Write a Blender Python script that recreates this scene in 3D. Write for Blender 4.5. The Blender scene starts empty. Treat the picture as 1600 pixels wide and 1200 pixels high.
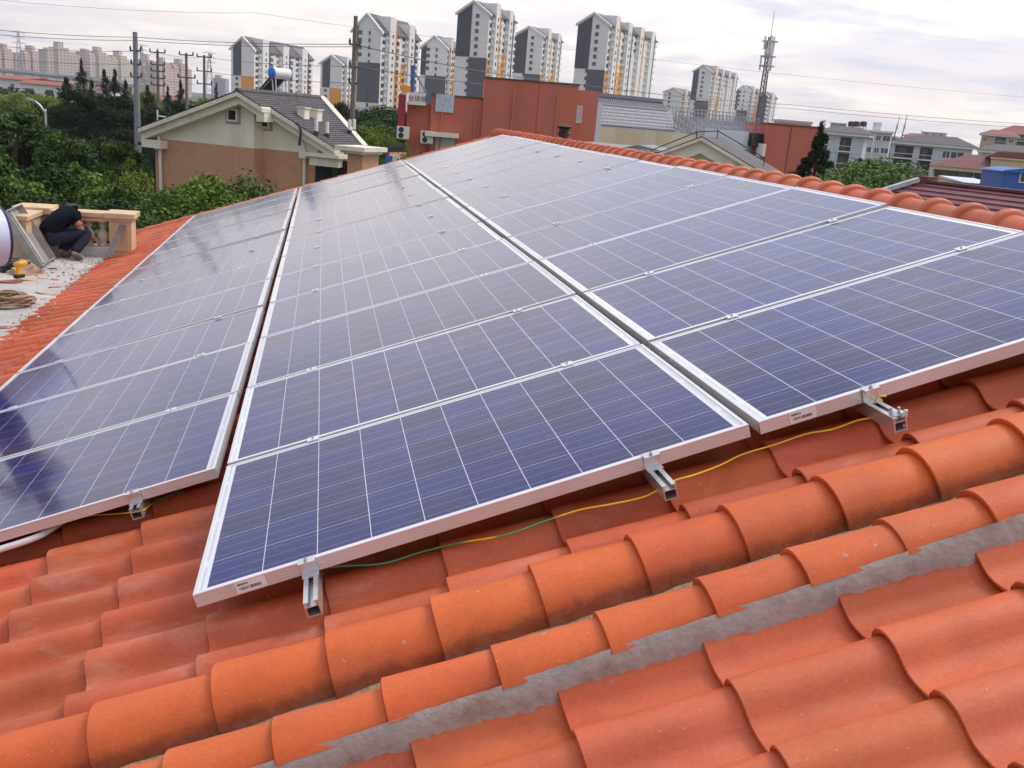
import bpy, bmesh, math, random
import numpy as np
from mathutils import Vector, Matrix

random.seed(7)
rng = np.random.default_rng(7)
sc = bpy.context.scene
COL = sc.collection
R = math.radians

# ------------------------------------------------------------------ camera
F = 1491.82                      # focal length in pixels of the 1600 px wide photograph
CW = Vector((0.317501, -2.47744, 1.334945))
RIGHT = Vector((0.979191, -0.186686, 0.079578))
DOWN = Vector((0.024796, -0.279128, -0.959934))
FWD = Vector((0.201418, 0.941932, -0.268691))
cd = bpy.data.cameras.new('camera')
cam = bpy.data.objects.new('camera', cd)
COL.objects.link(cam)
cd.sensor_width = 36.0
cd.lens = F * 36.0 / 1600.0
cd.clip_start = 0.05
cd.clip_end = 6000
m = Matrix.Identity(4)
for i in range(3):
    m[i][0] = RIGHT[i]; m[i][1] = -DOWN[i]; m[i][2] = -FWD[i]; m[i][3] = CW[i]
cam.matrix_world = m
sc.camera = cam
sc.view_settings.view_transform = 'Standard'
sc.view_settings.look = 'None'
sc.view_settings.gamma = 1
sc.view_settings.exposure = 0.42
sc.render.resolution_x, sc.render.resolution_y = 1024, 768

# ------------------------------------------------------------------ sky and sun
SUN_EL, SUN_AZ = R(52), R(72)      # azimuth measured from +Y (away) towards +X
world = bpy.data.worlds.new('World')
sc.world = world
world.use_nodes = True
wt = world.node_tree
wt.nodes.clear()


def N(t, kind, **kw):
    n = t.nodes.new(kind)
    for k, v in kw.items():
        if k == 'inp':
            for a, b in v.items():
                n.inputs[a].default_value = b
        else:
            setattr(n, k, v)
    return n


def ramp(t, stops, src=None, interp='LINEAR'):
    n = t.nodes.new('ShaderNodeValToRGB')
    n.color_ramp.interpolation = interp
    e = n.color_ramp.elements
    while len(e) < len(stops):
        e.new(0.5)
    for i, (p, c) in enumerate(stops):
        e[i].position = p
        e[i].color = (*c, 1) if len(c) == 3 else c
    if src is not None:
        t.links.new(src, n.inputs[0])
    return n


def math_n(t, op, a, b=None, c=None):
    n = t.nodes.new('ShaderNodeMath')
    n.operation = op
    for i, v in enumerate((a, b, c)):
        if v is None:
            continue
        if isinstance(v, (int, float)):
            n.inputs[i].default_value = v
        else:
            t.links.new(v, n.inputs[i])
    return n.outputs[0]


def mixc(t, f, a, b, mode='MIX'):
    n = t.nodes.new('ShaderNodeMix')
    n.data_type = 'RGBA'
    n.blend_type = mode
    for sock, v in ((n.inputs[0], f), (n.inputs[6], a), (n.inputs[7], b)):
        if isinstance(v, (int, float)):
            sock.default_value = v
        elif isinstance(v, tuple):
            sock.default_value = (*v, 1) if len(v) == 3 else v
        else:
            t.links.new(v, sock)
    return n.outputs[2]


tc = N(wt, 'ShaderNodeTexCoord')
sep = N(wt, 'ShaderNodeSeparateXYZ')
wt.links.new(tc.outputs['Generated'], sep.inputs[0])
zz = math_n(wt, 'MAXIMUM', sep.outputs[2], 0.0)
grad = ramp(wt, [(0.0, (.60, .585, .65)), (.05, (.68, .63, .66)), (.12, (.64, .625, .69)), (.22, (.57, .605, .72)), (.38, (.68, .72, .84)), (.6, (.84, .88, 1.0)), (1, (.98, 1.0, 1.10))], zz)
den = math_n(wt, 'ADD', zz, 0.10)
px_ = math_n(wt, 'DIVIDE', sep.outputs[0], den)
py_ = math_n(wt, 'DIVIDE', sep.outputs[1], den)
cmb = N(wt, 'ShaderNodeCombineXYZ')
wt.links.new(px_, cmb.inputs[0]); wt.links.new(py_, cmb.inputs[1])
nz1 = N(wt, 'ShaderNodeTexNoise', inp={'Scale': .75, 'Detail': 9.0, 'Roughness': .60, 'Distortion': .35})
wt.links.new(cmb.outputs[0], nz1.inputs['Vector'])
bright = ramp(wt, [(.42, (0, 0, 0)), (.62, (1, 1, 1))], nz1.outputs[0])
cmb2 = N(wt, 'ShaderNodeVectorMath', operation='ADD')
cmb2.inputs[1].default_value = (7.3, 2.1, 4.0)
wt.links.new(cmb.outputs[0], cmb2.inputs[0])
nz2 = N(wt, 'ShaderNodeTexNoise', inp={'Scale': 1.15, 'Detail': 8.0, 'Roughness': .58, 'Distortion': .2})
wt.links.new(cmb2.outputs[0], nz2.inputs['Vector'])
dark = ramp(wt, [(.49, (0, 0, 0)), (.64, (1, 1, 1))], nz2.outputs[0])
c1 = mixc(wt, math_n(wt, 'MULTIPLY', bright.outputs[0], .75), grad.outputs[0], (.92, .845, .775))
c2 = mixc(wt, math_n(wt, 'MULTIPLY', dark.outputs[0], .65), c1, (.44, .475, .60))
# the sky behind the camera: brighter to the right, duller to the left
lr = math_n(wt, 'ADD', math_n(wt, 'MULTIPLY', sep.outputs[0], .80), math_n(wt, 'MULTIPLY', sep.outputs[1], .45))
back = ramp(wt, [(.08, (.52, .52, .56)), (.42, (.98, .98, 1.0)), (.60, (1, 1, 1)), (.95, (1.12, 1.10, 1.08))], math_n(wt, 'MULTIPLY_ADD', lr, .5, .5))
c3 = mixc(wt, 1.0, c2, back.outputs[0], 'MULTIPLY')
# the bright part of the cloud where the low sun stands behind it
gd = N(wt, 'ShaderNodeVectorMath', operation='DOT_PRODUCT')
gv = Vector((math.sin(R(1)) * math.cos(R(10)), math.cos(R(1)) * math.cos(R(10)), math.sin(R(10))))
gd.inputs[1].default_value = gv
wt.links.new(tc.outputs['Generated'], gd.inputs[0])
gl = math_n(wt, 'MULTIPLY', math_n(wt, 'POWER', math_n(wt, 'MAXIMUM', gd.outputs['Value'], 0.0), 55.0), .55)
c3 = mixc(wt, gl, c3, (1.02, .92, .80))
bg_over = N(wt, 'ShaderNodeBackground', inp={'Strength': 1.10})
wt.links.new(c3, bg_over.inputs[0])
sky = N(wt, 'ShaderNodeTexSky', sky_type='NISHITA')
sky.sun_disc = False
sky.sun_elevation = SUN_EL
sky.sun_rotation = SUN_AZ
bg_sky = N(wt, 'ShaderNodeBackground', inp={'Strength': .08})
wt.links.new(sky.outputs[0], bg_sky.inputs[0])
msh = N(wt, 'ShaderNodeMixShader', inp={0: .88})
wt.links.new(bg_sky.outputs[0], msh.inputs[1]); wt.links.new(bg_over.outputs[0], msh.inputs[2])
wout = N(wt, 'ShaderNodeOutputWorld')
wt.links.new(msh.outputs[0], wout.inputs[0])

sd = bpy.data.lights.new('sun', 'SUN')
sd.energy = 1.5
sd.angle = R(22)
sd.color = (1.0, .95, .88)
sun = bpy.data.objects.new('sun', sd)
COL.objects.link(sun)
to_sun = Vector((math.sin(SUN_AZ) * math.cos(SUN_EL), math.cos(SUN_AZ) * math.cos(SUN_EL), math.sin(SUN_EL)))
sun.rotation_euler = to_sun.to_track_quat('Z', 'Y').to_euler()

# ------------------------------------------------------------------ helpers
SLOPE = R(18.5)
CS, SN = math.cos(SLOPE), math.sin(SLOPE)
GROUND = -7.2


def pl(x, y, n):
    """roof-plane coordinates (up slope, along the ridge, normal) -> world"""
    return Vector((x * CS - n * SN, y, x * SN + n * CS))


def ray(u, v):
    return (RIGHT * (u - 800) + DOWN * (v - 600) + FWD * F) / F


def at(u, v, d):
    """the point seen at pixel (u, v), d metres deep"""
    return CW + ray(u, v) * d


def at_z(u, v, z):
    r = ray(u, v)
    return CW + r * ((z - CW.z) / r.z)


def tag(o, label=None, cat=None, group=None, kind=None):
    if label: o['label'] = label
    if cat: o['category'] = cat
    if group: o['group'] = group
    if kind: o['kind'] = kind
    return o


def empty(name, loc=(0, 0, 0), rz=0.0, label=None, cat=None, group=None):
    o = bpy.data.objects.new(name, None)
    o.empty_display_size = .2
    COL.objects.link(o)
    o.location = loc
    o.rotation_euler = (0, 0, rz)
    return tag(o, label, cat, group)


class MB:
    def __init__(s):
        s.v, s.f, s.t = [], [], []

    def add(s, verts, faces, tint=None):
        b = len(s.v)
        s.v += [tuple(x) for x in verts]
        s.f += [tuple(i + b for i in f) for f in faces]
        if tint is not None:
            s.t += [tint] * len(verts)
        return s

    def box(s, x0, x1, y0, y1, z0, z1):
        return s.add([(x0, y0, z0), (x1, y0, z0), (x1, y1, z0), (x0, y1, z0), (x0, y0, z1), (x1, y0, z1), (x1, y1, z1), (x0, y1, z1)],
                     [(0, 3, 2, 1), (4, 5, 6, 7), (0, 1, 5, 4), (1, 2, 6, 5), (2, 3, 7, 6), (3, 0, 4, 7)])

    def hexa(s, p):
        """eight corners: bottom ring 0-3, top ring 4-7"""
        return s.add(p, [(0, 3, 2, 1), (4, 5, 6, 7), (0, 1, 5, 4), (1, 2, 6, 5), (2, 3, 7, 6), (3, 0, 4, 7)])

    def bar(s, p, q, w, h=None, up=(0, 0, 1)):
        p, q = Vector(p), Vector(q)
        h = w if h is None else h
        d = (q - p).normalized()
        u = Vector(up)
        if abs(d.dot(u)) > .98:
            u = Vector((1, 0, 0))
        a = d.cross(u).normalized() * (w / 2)
        b = a.cross(d).normalized() * (h / 2)
        r = [p - a - b, p + a - b, p + a + b, p - a + b]
        return s.hexa([*r, *[x + (q - p) for x in r]])

    def tube(s, pts, r, seg=8, cap=True):
        pts = [Vector(p) for p in pts]
        rr = r if isinstance(r, (list, tuple)) else [r] * len(pts)
        b = len(s.v)
        prev = None
        for i, p in enumerate(pts):
            d = (pts[min(i + 1, len(pts) - 1)] - pts[max(i - 1, 0)]).normalized()
            if prev is None:
                a = d.orthogonal().normalized()
            else:
                a = (prev - d * prev.dot(d)).normalized()
            prev = a
            c = d.cross(a)
            for k in range(seg):
                t = 2 * math.pi * k / seg
                s.v.append(tuple(p + (a * math.cos(t) + c * math.sin(t)) * rr[i]))
        for i in range(len(pts) - 1):
            for k in range(seg):
                k2 = (k + 1) % seg
                s.f.append((b + i * seg + k, b + i * seg + k2, b + (i + 1) * seg + k2, b + (i + 1) * seg + k))
        if cap:
            s.f.append(tuple(b + k for k in reversed(range(seg))))
            s.f.append(tuple(b + (len(pts) - 1) * seg + k for k in range(seg)))
        return s

    def lathe(s, prof, seg=16, o=(0, 0, 0)):
        b = len(s.v)
        for r, z in prof:
            for k in range(seg):
                t = 2 * math.pi * k / seg
                s.v.append((o[0] + r * math.cos(t), o[1] + r * math.sin(t), o[2] + z))
        for i in range(len(prof) - 1):
            for k in range(seg):
                k2 = (k + 1) % seg
                s.f.append((b + i * seg + k, b + i * seg + k2, b + (i + 1) * seg + k2, b + (i + 1) * seg + k))
        s.f.append(tuple(b + k for k in reversed(range(seg))))
        s.f.append(tuple(b + (len(prof) - 1) * seg + k for k in range(seg)))
        return s

    def prism(s, poly, y0, y1):
        """polygon of (x, z), extruded along y"""
        n = len(poly)
        s.add([(x, y0, z) for x, z in poly] + [(x, y1, z) for x, z in poly],
              [tuple(range(n)), tuple(range(2 * n - 1, n - 1, -1))] + [(i, i + n, (i + 1) % n + n, (i + 1) % n) for i in range(n)])
        return s

    def mesh(s, name, mat, smooth=False):
        me = bpy.data.meshes.new(name)
        me.from_pydata(s.v, [], s.f)
        if s.t and len(s.t) == len(s.v):
            ca = me.color_attributes.new('tint', 'FLOAT_COLOR', 'POINT')
            arr = np.ones((len(s.v), 4), dtype=np.float32)
            arr[:, :3] = np.array(s.t, dtype=np.float32)
            ca.data.foreach_set('color', arr.ravel())
        me.materials.append(mat)
        bm = bmesh.new(); bm.from_mesh(me)
        bmesh.ops.recalc_face_normals(bm, faces=bm.faces)
        bm.to_mesh(me); bm.free()
        if smooth:
            me.polygons.foreach_set('use_smooth', [True] * len(me.polygons))
        me.update()
        return me

    def build(s, name, mat, parent=None, smooth=False, loc=None, bevel=0.0, auto=None):
        o = bpy.data.objects.new(name, s.mesh(name, mat, smooth or auto is not None))
        COL.objects.link(o)
        if parent is not None: o.parent = parent
        if loc is not None: o.location = loc
        if bevel:
            b = o.modifiers.new('bevel', 'BEVEL'); b.width = bevel; b.segments = 2; b.limit_method = 'ANGLE'; b.angle_limit = R(40)
        if auto is not None:
            try:
                o.data.set_sharp_from_angle(angle=R(auto))
            except Exception:
                pass
        return o


def inst(o_or_mesh, name, parent=None, loc=None, rot=None, scale=None):
    me = o_or_mesh.data if hasattr(o_or_mesh, 'data') else o_or_mesh
    o = bpy.data.objects.new(name, me)
    COL.objects.link(o)
    if parent is not None: o.parent = parent
    if loc is not None: o.location = loc
    if rot is not None: o.rotation_euler = rot
    if scale is not None: o.scale = scale
    return o


def copy_tree(o, parent=None):
    c = o.copy(); COL.objects.link(c); c.parent = parent
    for ch in list(o.children):
        copy_tree(ch, c)
    return c


# ------------------------------------------------------------------ materials
def mat_new(name):
    mt = bpy.data.materials.new(name)
    mt.use_nodes = True
    t = mt.node_tree
    b = t.nodes['Principled BSDF']
    return mt, t, b


def plain(name, col, rough=.7, metal=0.0, var=.12, scale=6.0, bump=0.0, spec=None, dirt=None, dirt_scale=1.5, dirt_amt=.5, coord='Object', streak=False):
    """one colour broken up by two octaves of noise, optional stains and fine relief"""
    mt, t, b = mat_new(name)
    tcx = N(t, 'ShaderNodeTexCoord')
    src = tcx.outputs[coord]
    if streak:
        mp = N(t, 'ShaderNodeMapping', inp={'Scale': (1, 1, .12)})
        t.links.new(src, mp.inputs[0]); dsrc = mp.outputs[0]
    else:
        dsrc = src
    nz = N(t, 'ShaderNodeTexNoise', inp={'Scale': scale, 'Detail': 6.0, 'Roughness': .6})
    t.links.new(src, nz.inputs['Vector'])
    lo = tuple(c * (1 - var) for c in col); hi = tuple(min(1, c * (1 + var)) for c in col)
    rp = ramp(t, [(.3, lo), (.7, hi)], nz.outputs[0])
    out = rp.outputs[0]
    if dirt:
        n2 = N(t, 'ShaderNodeTexNoise', inp={'Scale': dirt_scale, 'Detail': 8.0, 'Roughness': .65})
        t.links.new(dsrc, n2.inputs['Vector'])
        r2 = ramp(t, [(.48, (0, 0, 0)), (.72, (1, 1, 1))], n2.outputs[0])
        out = mixc(t, math_n(t, 'MULTIPLY', r2.outputs[0], dirt_amt), out, dirt)
    t.links.new(out, b.inputs['Base Color'])
    b.inputs['Roughness'].default_value = rough
    b.inputs['Metallic'].default_value = metal
    if spec is not None: b.inputs['Specular IOR Level'].default_value = spec
    if bump:
        n3 = N(t, 'ShaderNodeTexNoise', inp={'Scale': scale * 6, 'Detail': 4.0})
        t.links.new(src, n3.inputs['Vector'])
        bp = N(t, 'ShaderNodeBump', inp={'Strength': bump, 'Distance': .02})
        t.links.new(n3.outputs[0], bp.inputs['Height'])
        t.links.new(bp.outputs[0], b.inputs['Normal'])
    return mt


def terracotta(name, col, bloom=.35, stain=.0):
    mt, t, b = mat_new(name)
    tcx = N(t, 'ShaderNodeTexCoord')
    src = tcx.outputs['Object']
    at_ = N(t, 'ShaderNodeAttribute', attribute_name='tint')
    sp = N(t, 'ShaderNodeSeparateColor')
    t.links.new(at_.outputs['Color'], sp.inputs[0])
    n1 = N(t, 'ShaderNodeTexNoise', inp={'Scale': 5.0, 'Detail': 7.0, 'Roughness': .6})
    t.links.new(src, n1.inputs['Vector'])
    base = ramp(t, [(.25, tuple(c * .80 for c in col)), (.5, col), (.8, (min(1, col[0] * 1.12), col[1] * 1.22, col[2] * 1.3))], n1.outputs[0])
    out = mixc(t, 1.0, base.outputs[0], at_.outputs['Color'], 'MULTIPLY')
    # pale lime bloom in patches, stretched along the tile
    mp = N(t, 'ShaderNodeMapping', inp={'Scale': (1.2, 3.0, 3.0)})
    t.links.new(src, mp.inputs[0])
    n2 = N(t, 'ShaderNodeTexNoise', inp={'Scale': 2.6, 'Detail': 9.0, 'Roughness': .68, 'Distortion': .6})
    t.links.new(mp.outputs[0], n2.inputs['Vector'])
    r2 = ramp(t, [(.52, (0, 0, 0)), (.78, (1, 1, 1))], n2.outputs[0])
    out = mixc(t, math_n(t, 'MULTIPLY', r2.outputs[0], bloom), out, (.62, .36, .28))
    # fine pale specks and dark scuffs
    n3 = N(t, 'ShaderNodeTexVoronoi', inp={'Scale': 70.0, 'Randomness': 1.0})
    t.links.new(src, n3.inputs['Vector'])
    n3b = N(t, 'ShaderNodeTexNoise', inp={'Scale': 31.0, 'Detail': 2.0})
    t.links.new(src, n3b.inputs['Vector'])
    spk = math_n(t, 'MULTIPLY', math_n(t, 'LESS_THAN', n3.outputs['Distance'], .10), math_n(t, 'GREATER_THAN', n3b.outputs[0], .60))
    out = mixc(t, math_n(t, 'MULTIPLY', spk, .65), out, (.70, .45, .33))
    mp2 = N(t, 'ShaderNodeMapping', inp={'Scale': (3.0, 14.0, 14.0), 'Rotation': (0, 0, .25)})
    t.links.new(src, mp2.inputs[0])
    n4 = N(t, 'ShaderNodeTexNoise', inp={'Scale': 1.6, 'Detail': 6.0, 'Roughness': .7})
    t.links.new(mp2.outputs[0], n4.inputs['Vector'])
    r4 = ramp(t, [(.64, (0, 0, 0)), (.76, (1, 1, 1))], n4.outputs[0])
    out = mixc(t, math_n(t, 'MULTIPLY', r4.outputs[0], .30), out, (.20, .045, .02))
    if stain:
        n5 = N(t, 'ShaderNodeTexNoise', inp={'Scale': 9.0, 'Detail': 10.0, 'Roughness': .78, 'Distortion': .8})
        t.links.new(src, n5.inputs['Vector'])
        # blue channel of the tint marks the strip of cement slurry along a cap tile's foot
        k = math_n(t, 'MULTIPLY', math_n(t, 'SUBTRACT', 1.0, at_.outputs['Alpha']), n5.outputs[0])
        r5 = ramp(t, [(.22, (0, 0, 0)), (.36, (1, 1, 1))], k)
        out = mixc(t, math_n(t, 'MULTIPLY', r5.outputs[0], stain), out, (.17, .050, .030))
        n6 = N(t, 'ShaderNodeTexNoise', inp={'Scale': 16.0, 'Detail': 9.0, 'Roughness': .75})
        t.links.new(src, n6.inputs['Vector'])
        k6 = math_n(t, 'MULTIPLY', math_n(t, 'SUBTRACT', 1.0, at_.outputs['Alpha']), n6.outputs[0])
        r6 = ramp(t, [(.34, (0, 0, 0)), (.58, (1, 1, 1))], k6)
        out = mixc(t, math_n(t, 'MULTIPLY', r6.outputs[0], .38), out, (.40, .29, .25))
    # spatters of cement and worn, paler edges
    n7 = N(t, 'ShaderNodeTexVoronoi', inp={'Scale': 15.0, 'Randomness': 1.0})
    t.links.new(src, n7.inputs['Vector'])
    n7b = N(t, 'ShaderNodeTexNoise', inp={'Scale': 6.0, 'Detail': 3.0})
    t.links.new(src, n7b.inputs['Vector'])
    n7c = N(t, 'ShaderNodeTexNoise', inp={'Scale': 60.0, 'Detail': 5.0})
    t.links.new(src, n7c.inputs['Vector'])
    edge = math_n(t, 'ADD', n7.outputs['Distance'], math_n(t, 'MULTIPLY', n7c.outputs[0], .18))
    spl = math_n(t, 'MULTIPLY', math_n(t, 'LESS_THAN', edge, .175), math_n(t, 'GREATER_THAN', n7b.outputs[0], .57))
    out = mixc(t, math_n(t, 'MULTIPLY', spl, .55), out, (.42, .30, .24))
    n8 = N(t, 'ShaderNodeTexNoise', inp={'Scale': 90.0, 'Detail': 6.0, 'Roughness': .75})
    t.links.new(src, n8.inputs['Vector'])
    gr8 = ramp(t, [(.30, (.88, .87, .86)), (.5, (1, 1, 1)), (.72, (1.09, 1.10, 1.11))], n8.outputs[0])
    out = mixc(t, 1.0, out, gr8.outputs[0], 'MULTIPLY')
    t.links.new(out, b.inputs['Base Color'])
    b.inputs['Roughness'].default_value = .54
    b.inputs['Specular IOR Level'].default_value = .42
    nb = N(t, 'ShaderNodeTexNoise', inp={'Scale': 160.0, 'Detail': 4.0, 'Roughness': .7})
    t.links.new(src, nb.inputs['Vector'])
    bp = N(t, 'ShaderNodeBump', inp={'Strength': .22, 'Distance': .004})
    t.links.new(nb.outputs[0], bp.inputs['Height'])
    t.links.new(bp.outputs[0], b.inputs['Normal'])
    return mt


TERRA = terracotta('terracotta', (.53, .104, .034), .46)
TERRA_NEAR = terracotta('terracotta_near', (.56, .118, .040), .14)
TERRA_CAP = terracotta('terracotta_cap', (.60, .114, .022), .08, .62)
TERRA_RIDGE = terracotta('terracotta_ridge', (.52, .118, .045), .22)
MORTAR = plain('cement_mortar', (.43, .40, .37), .92, var=.25, scale=9, bump=.28, dirt=(.22, .15, .10), dirt_scale=9, dirt_amt=.85)
MORTAR_TAN = plain('tan_mortar', (.30, .20, .11), .9, var=.2, scale=9, bump=.6, dirt=(.42, .38, .33), dirt_scale=5)
ALU = plain('anodised_aluminium', (.80, .80, .80), .36, .65, var=.05, scale=3)
ALU_DULL = plain('mill_aluminium', (.66, .67, .68), .34, .8, var=.08, scale=20)
STEEL = plain('galvanised_steel', (.50, .52, .55), .45, .6, var=.15, scale=4)
PVC = plain('white_plastic', (.78, .76, .72), .4, var=.05)
WHITE_STICKER = plain('paper_white', (.80, .78, .76), .5, var=.03)
INK = plain('ink', (.03, .03, .035), .6, var=.1)
CONCRETE = plain('pale_concrete', (.62, .60, .56), .9, var=.12, scale=2.5, bump=.3, dirt=(.40, .37, .33), dirt_scale=3, dirt_amt=.5)
CREAM_WALL = plain('cream_render', (.72, .66, .55), .9, var=.05, scale=1, dirt=(.45, .40, .33), dirt_scale=.8, dirt_amt=.25, streak=True)


def pv_material():
    mt, t, b = mat_new('photovoltaic_glass')
    uv = N(t, 'ShaderNodeUVMap', uv_map='cells')
    s3 = N(t, 'ShaderNodeSeparateXYZ')
    t.links.new(uv.outputs[0], s3.inputs[0])
    X, Y = s3.outputs[0], s3.outputs[1]              # in cells: 0..10 across, 0..6 along
    fx = math_n(t, 'FRACT', X); fy = math_n(t, 'FRACT', Y)
    gx = math_n(t, 'ABSOLUTE', math_n(t, 'SUBTRACT', fx, .5)); gy = math_n(t, 'ABSOLUTE', math_n(t, 'SUBTRACT', fy, .5))
    gap = math_n(t, 'MAXIMUM', math_n(t, 'GREATER_THAN', gx, .5 - .0080), math_n(t, 'GREATER_THAN', gy, .5 - .0055))
    out_x = math_n(t, 'MAXIMUM', math_n(t, 'LESS_THAN', X, 0.0), math_n(t, 'GREATER_THAN', X, 10.0))
    out_y = math_n(t, 'MAXIMUM', math_n(t, 'LESS_THAN', Y, 0.0), math_n(t, 'GREATER_THAN', Y, 6.0))
    white = math_n(t, 'MAXIMUM', gap, math_n(t, 'MAXIMUM', out_x, out_y))
    # three bus bars on every cell
    by = math_n(t, 'FRACT', math_n(t, 'MULTIPLY', fy, 3.0))
    bus = math_n(t, 'LESS_THAN', math_n(t, 'ABSOLUTE', math_n(t, 'SUBTRACT', by, .5)), .016)
    # collector ribbon in the white margin at both ends
    rib = math_n(t, 'LESS_THAN', math_n(t, 'ABSOLUTE', math_n(t, 'SUBTRACT', math_n(t, 'ABSOLUTE', math_n(t, 'SUBTRACT', X, 5.0)), 5.10)), .028)
    rib = math_n(t, 'MULTIPLY', rib, math_n(t, 'GREATER_THAN', math_n(t, 'ABSOLUTE', math_n(t, 'SUBTRACT', math_n(t, 'FRACT', math_n(t, 'MULTIPLY', Y, .5)), .5)), .06))
    cid = N(t, 'ShaderNodeCombineXYZ')
    oi = N(t, 'ShaderNodeObjectInfo')
    t.links.new(math_n(t, 'FLOOR', X), cid.inputs[0]); t.links.new(math_n(t, 'FLOOR', Y), cid.inputs[1])
    t.links.new(math_n(t, 'MULTIPLY', oi.outputs['Random'], 91.0), cid.inputs[2])
    wn = N(t, 'ShaderNodeTexWhiteNoise', noise_dimensions='3D')
    t.links.new(cid.outputs[0], wn.inputs['Vector'])
    cell = ramp(t, [(0, (.003, .004, .072)), (.5, (.003, .005, .112)), (1, (.003, .010, .145))], wn.outputs['Value'])
    vor = N(t, 'ShaderNodeTexVoronoi', inp={'Scale': 14.0})
    t.links.new(uv.outputs[0], vor.inputs['Vector'])
    sc_ = N(t, 'ShaderNodeSeparateColor')
    t.links.new(vor.outputs['Color'], sc_.inputs[0])
    grain = ramp(t, [(0, (.72, .72, .80)), (1, (1.25, 1.25, 1.18))], sc_.outputs[0])
    c = mixc(t, 1.0, cell.outputs[0], grain.outputs[0], 'MULTIPLY')
    c = mixc(t, math_n(t, 'MULTIPLY', bus, .55), c, (.36, .37, .47))
    c = mixc(t, gap, c, (.60, .61, .67))
    c = mixc(t, math_n(t, 'MAXIMUM', out_x, out_y), c, (.74, .75, .80))
    c = mixc(t, rib, c, (.60, .60, .60))
    pt = ramp(t, [(0, (.82, .82, .86)), (1, (1.12, 1.12, 1.10))], oi.outputs['Random'])
    c = mixc(t, 1.0, c, pt.outputs[0], 'MULTIPLY')
    # a little dust
    tcx = N(t, 'ShaderNodeTexCoord')
    nd = N(t, 'ShaderNodeTexNoise', inp={'Scale': 2.2, 'Detail': 7.0, 'Roughness': .65})
    t.links.new(tcx.outputs['Object'], nd.inputs['Vector'])
    dr = ramp(t, [(.4, (0, 0, 0)), (.8, (1, 1, 1))], nd.outputs[0])
    c = mixc(t, math_n(t, 'MULTIPLY', dr.outputs[0], .05), c, (.5, .45, .4))
    ns = N(t, 'ShaderNodeTexNoise', inp={'Scale': 5.0, 'Detail': 8.0, 'Roughness': .7, 'Distortion': 1.2})
    t.links.new(tcx.outputs['Object'], ns.inputs['Vector'])
    rr_ = ramp(t, [(.35, (.06, .06, .06)), (.75, (.15, .15, .15))], ns.outputs[0])
    t.links.new(rr_.outputs[0], b.inputs['Coat Roughness'])
    t.links.new(c, b.inputs['Base Color'])
    b.inputs['Roughness'].default_value = .25
    b.inputs['IOR'].default_value = 1.52
    b.inputs['Coat Weight'].default_value = .86
    b.inputs['Coat IOR'].default_value = 1.34
    b.inputs['Sheen Weight'].default_value = .22
    b.inputs['Sheen Roughness'].default_value = .11
    b.inputs['Sheen Tint'].default_value = (.9, .88, .92, 1)
    b.inputs['Specular IOR Level'].default_value = .06
    return mt


def frame_side_material():
    mt, t, b = mat_new('frame_aluminium')
    tcx = N(t, 'ShaderNodeTexCoord')
    nz = N(t, 'ShaderNodeTexNoise', inp={'Scale': 3.0, 'Detail': 3.0})
    t.links.new(tcx.outputs['Object'], nz.inputs['Vector'])
    rp = ramp(t, [(.3, (.70, .70, .71)), (.7, (.80, .80, .81))], nz.outputs[0])
    t.links.new(rp.outputs[0], b.inputs['Base Color'])
    b.inputs['Metallic'].default_value = .55
    b.inputs['Roughness'].default_value = .34
    return mt


PV = pv_material()
FRAME = frame_side_material()

# ------------------------------------------------------------------ the tiled house
house = empty('tiled_house', (0, 0, GROUND), 0, 'house roofed in orange clay tiles under the rows of solar panels', 'house')
HZ = Vector((0, 0, GROUND))


def hp(x, y, n):
    return pl(x, y, n) - HZ


PROFILE = [(.061, -.048), (.055, -.029), (.041, -.012), (.022, -.003), (.004, 0), (-.016, -.002), (-.034, -.010), (-.049, -.024), (-.062, -.041),
           (-.076, -.053), (-.098, -.059), (-.128, -.060), (-.155, -.056), (-.178, -.047)]


def tile_field(name, y_first, y_count, x_first, x_count, crest, step=.342, pitch=.22, keep=None, mat=TERRA):
    mb = MB()
    np_ = len(PROFILE)
    for k in range(y_count):
        for i in range(x_count):
            x0 = x_first + i * step
            yc = y_first + k * pitch
            if keep and not keep(x0, yc):
                continue
            j = random.uniform
            dn, dy, dt, dx = j(-.002, .002), j(-.003, .003), j(-.004, .004), j(-.004, .004)
            g = j(.80, 1.12)
            tint = (g, g * j(.90, 1.10), g * j(.88, 1.15))
            low = [(x0 + dx, yc + dy + a, crest + dn + b) for a, b in PROFILE]
            high = [(x0 + .385, yc + dy + dt + a, crest + dn - .024 + b) for a, b in PROFILE]
            lip = [(p[0] + .006, p[1], p[2] - .0195) for p in low]
            lowb = [(p[0] - .003, p[1], p[2] - .003) for p in low]
            V = [hp(*p) for p in high + low] + [hp(*p) for p in low] + [hp(*p) for p in lowb] + [hp(*p) for p in lip]
            Fc = []
            for a in range(np_ - 1):
                Fc.append((a, a + 1, np_ + a + 1, np_ + a))
                Fc.append((2 * np_ + a, 2 * np_ + a + 1, 3 * np_ + a + 1, 3 * np_ + a))
                Fc.append((3 * np_ + a, 3 * np_ + a + 1, 4 * np_ + a + 1, 4 * np_ + a))
            # far lip side face, seen where the roll laps over the neighbour
            b0 = len(V)
            V += [hp(*high[0]), hp(*low[0]), hp(low[0][0], low[0][1] - .004, low[0][2] - .013), hp(high[0][0], high[0][1] - .004, high[0][2] - .013)]
            Fc.append((b0, b0 + 1, b0 + 2, b0 + 3))
            mb.add(V, Fc, tint)
    return mb.build(name, mat, house, smooth=True)


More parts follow.
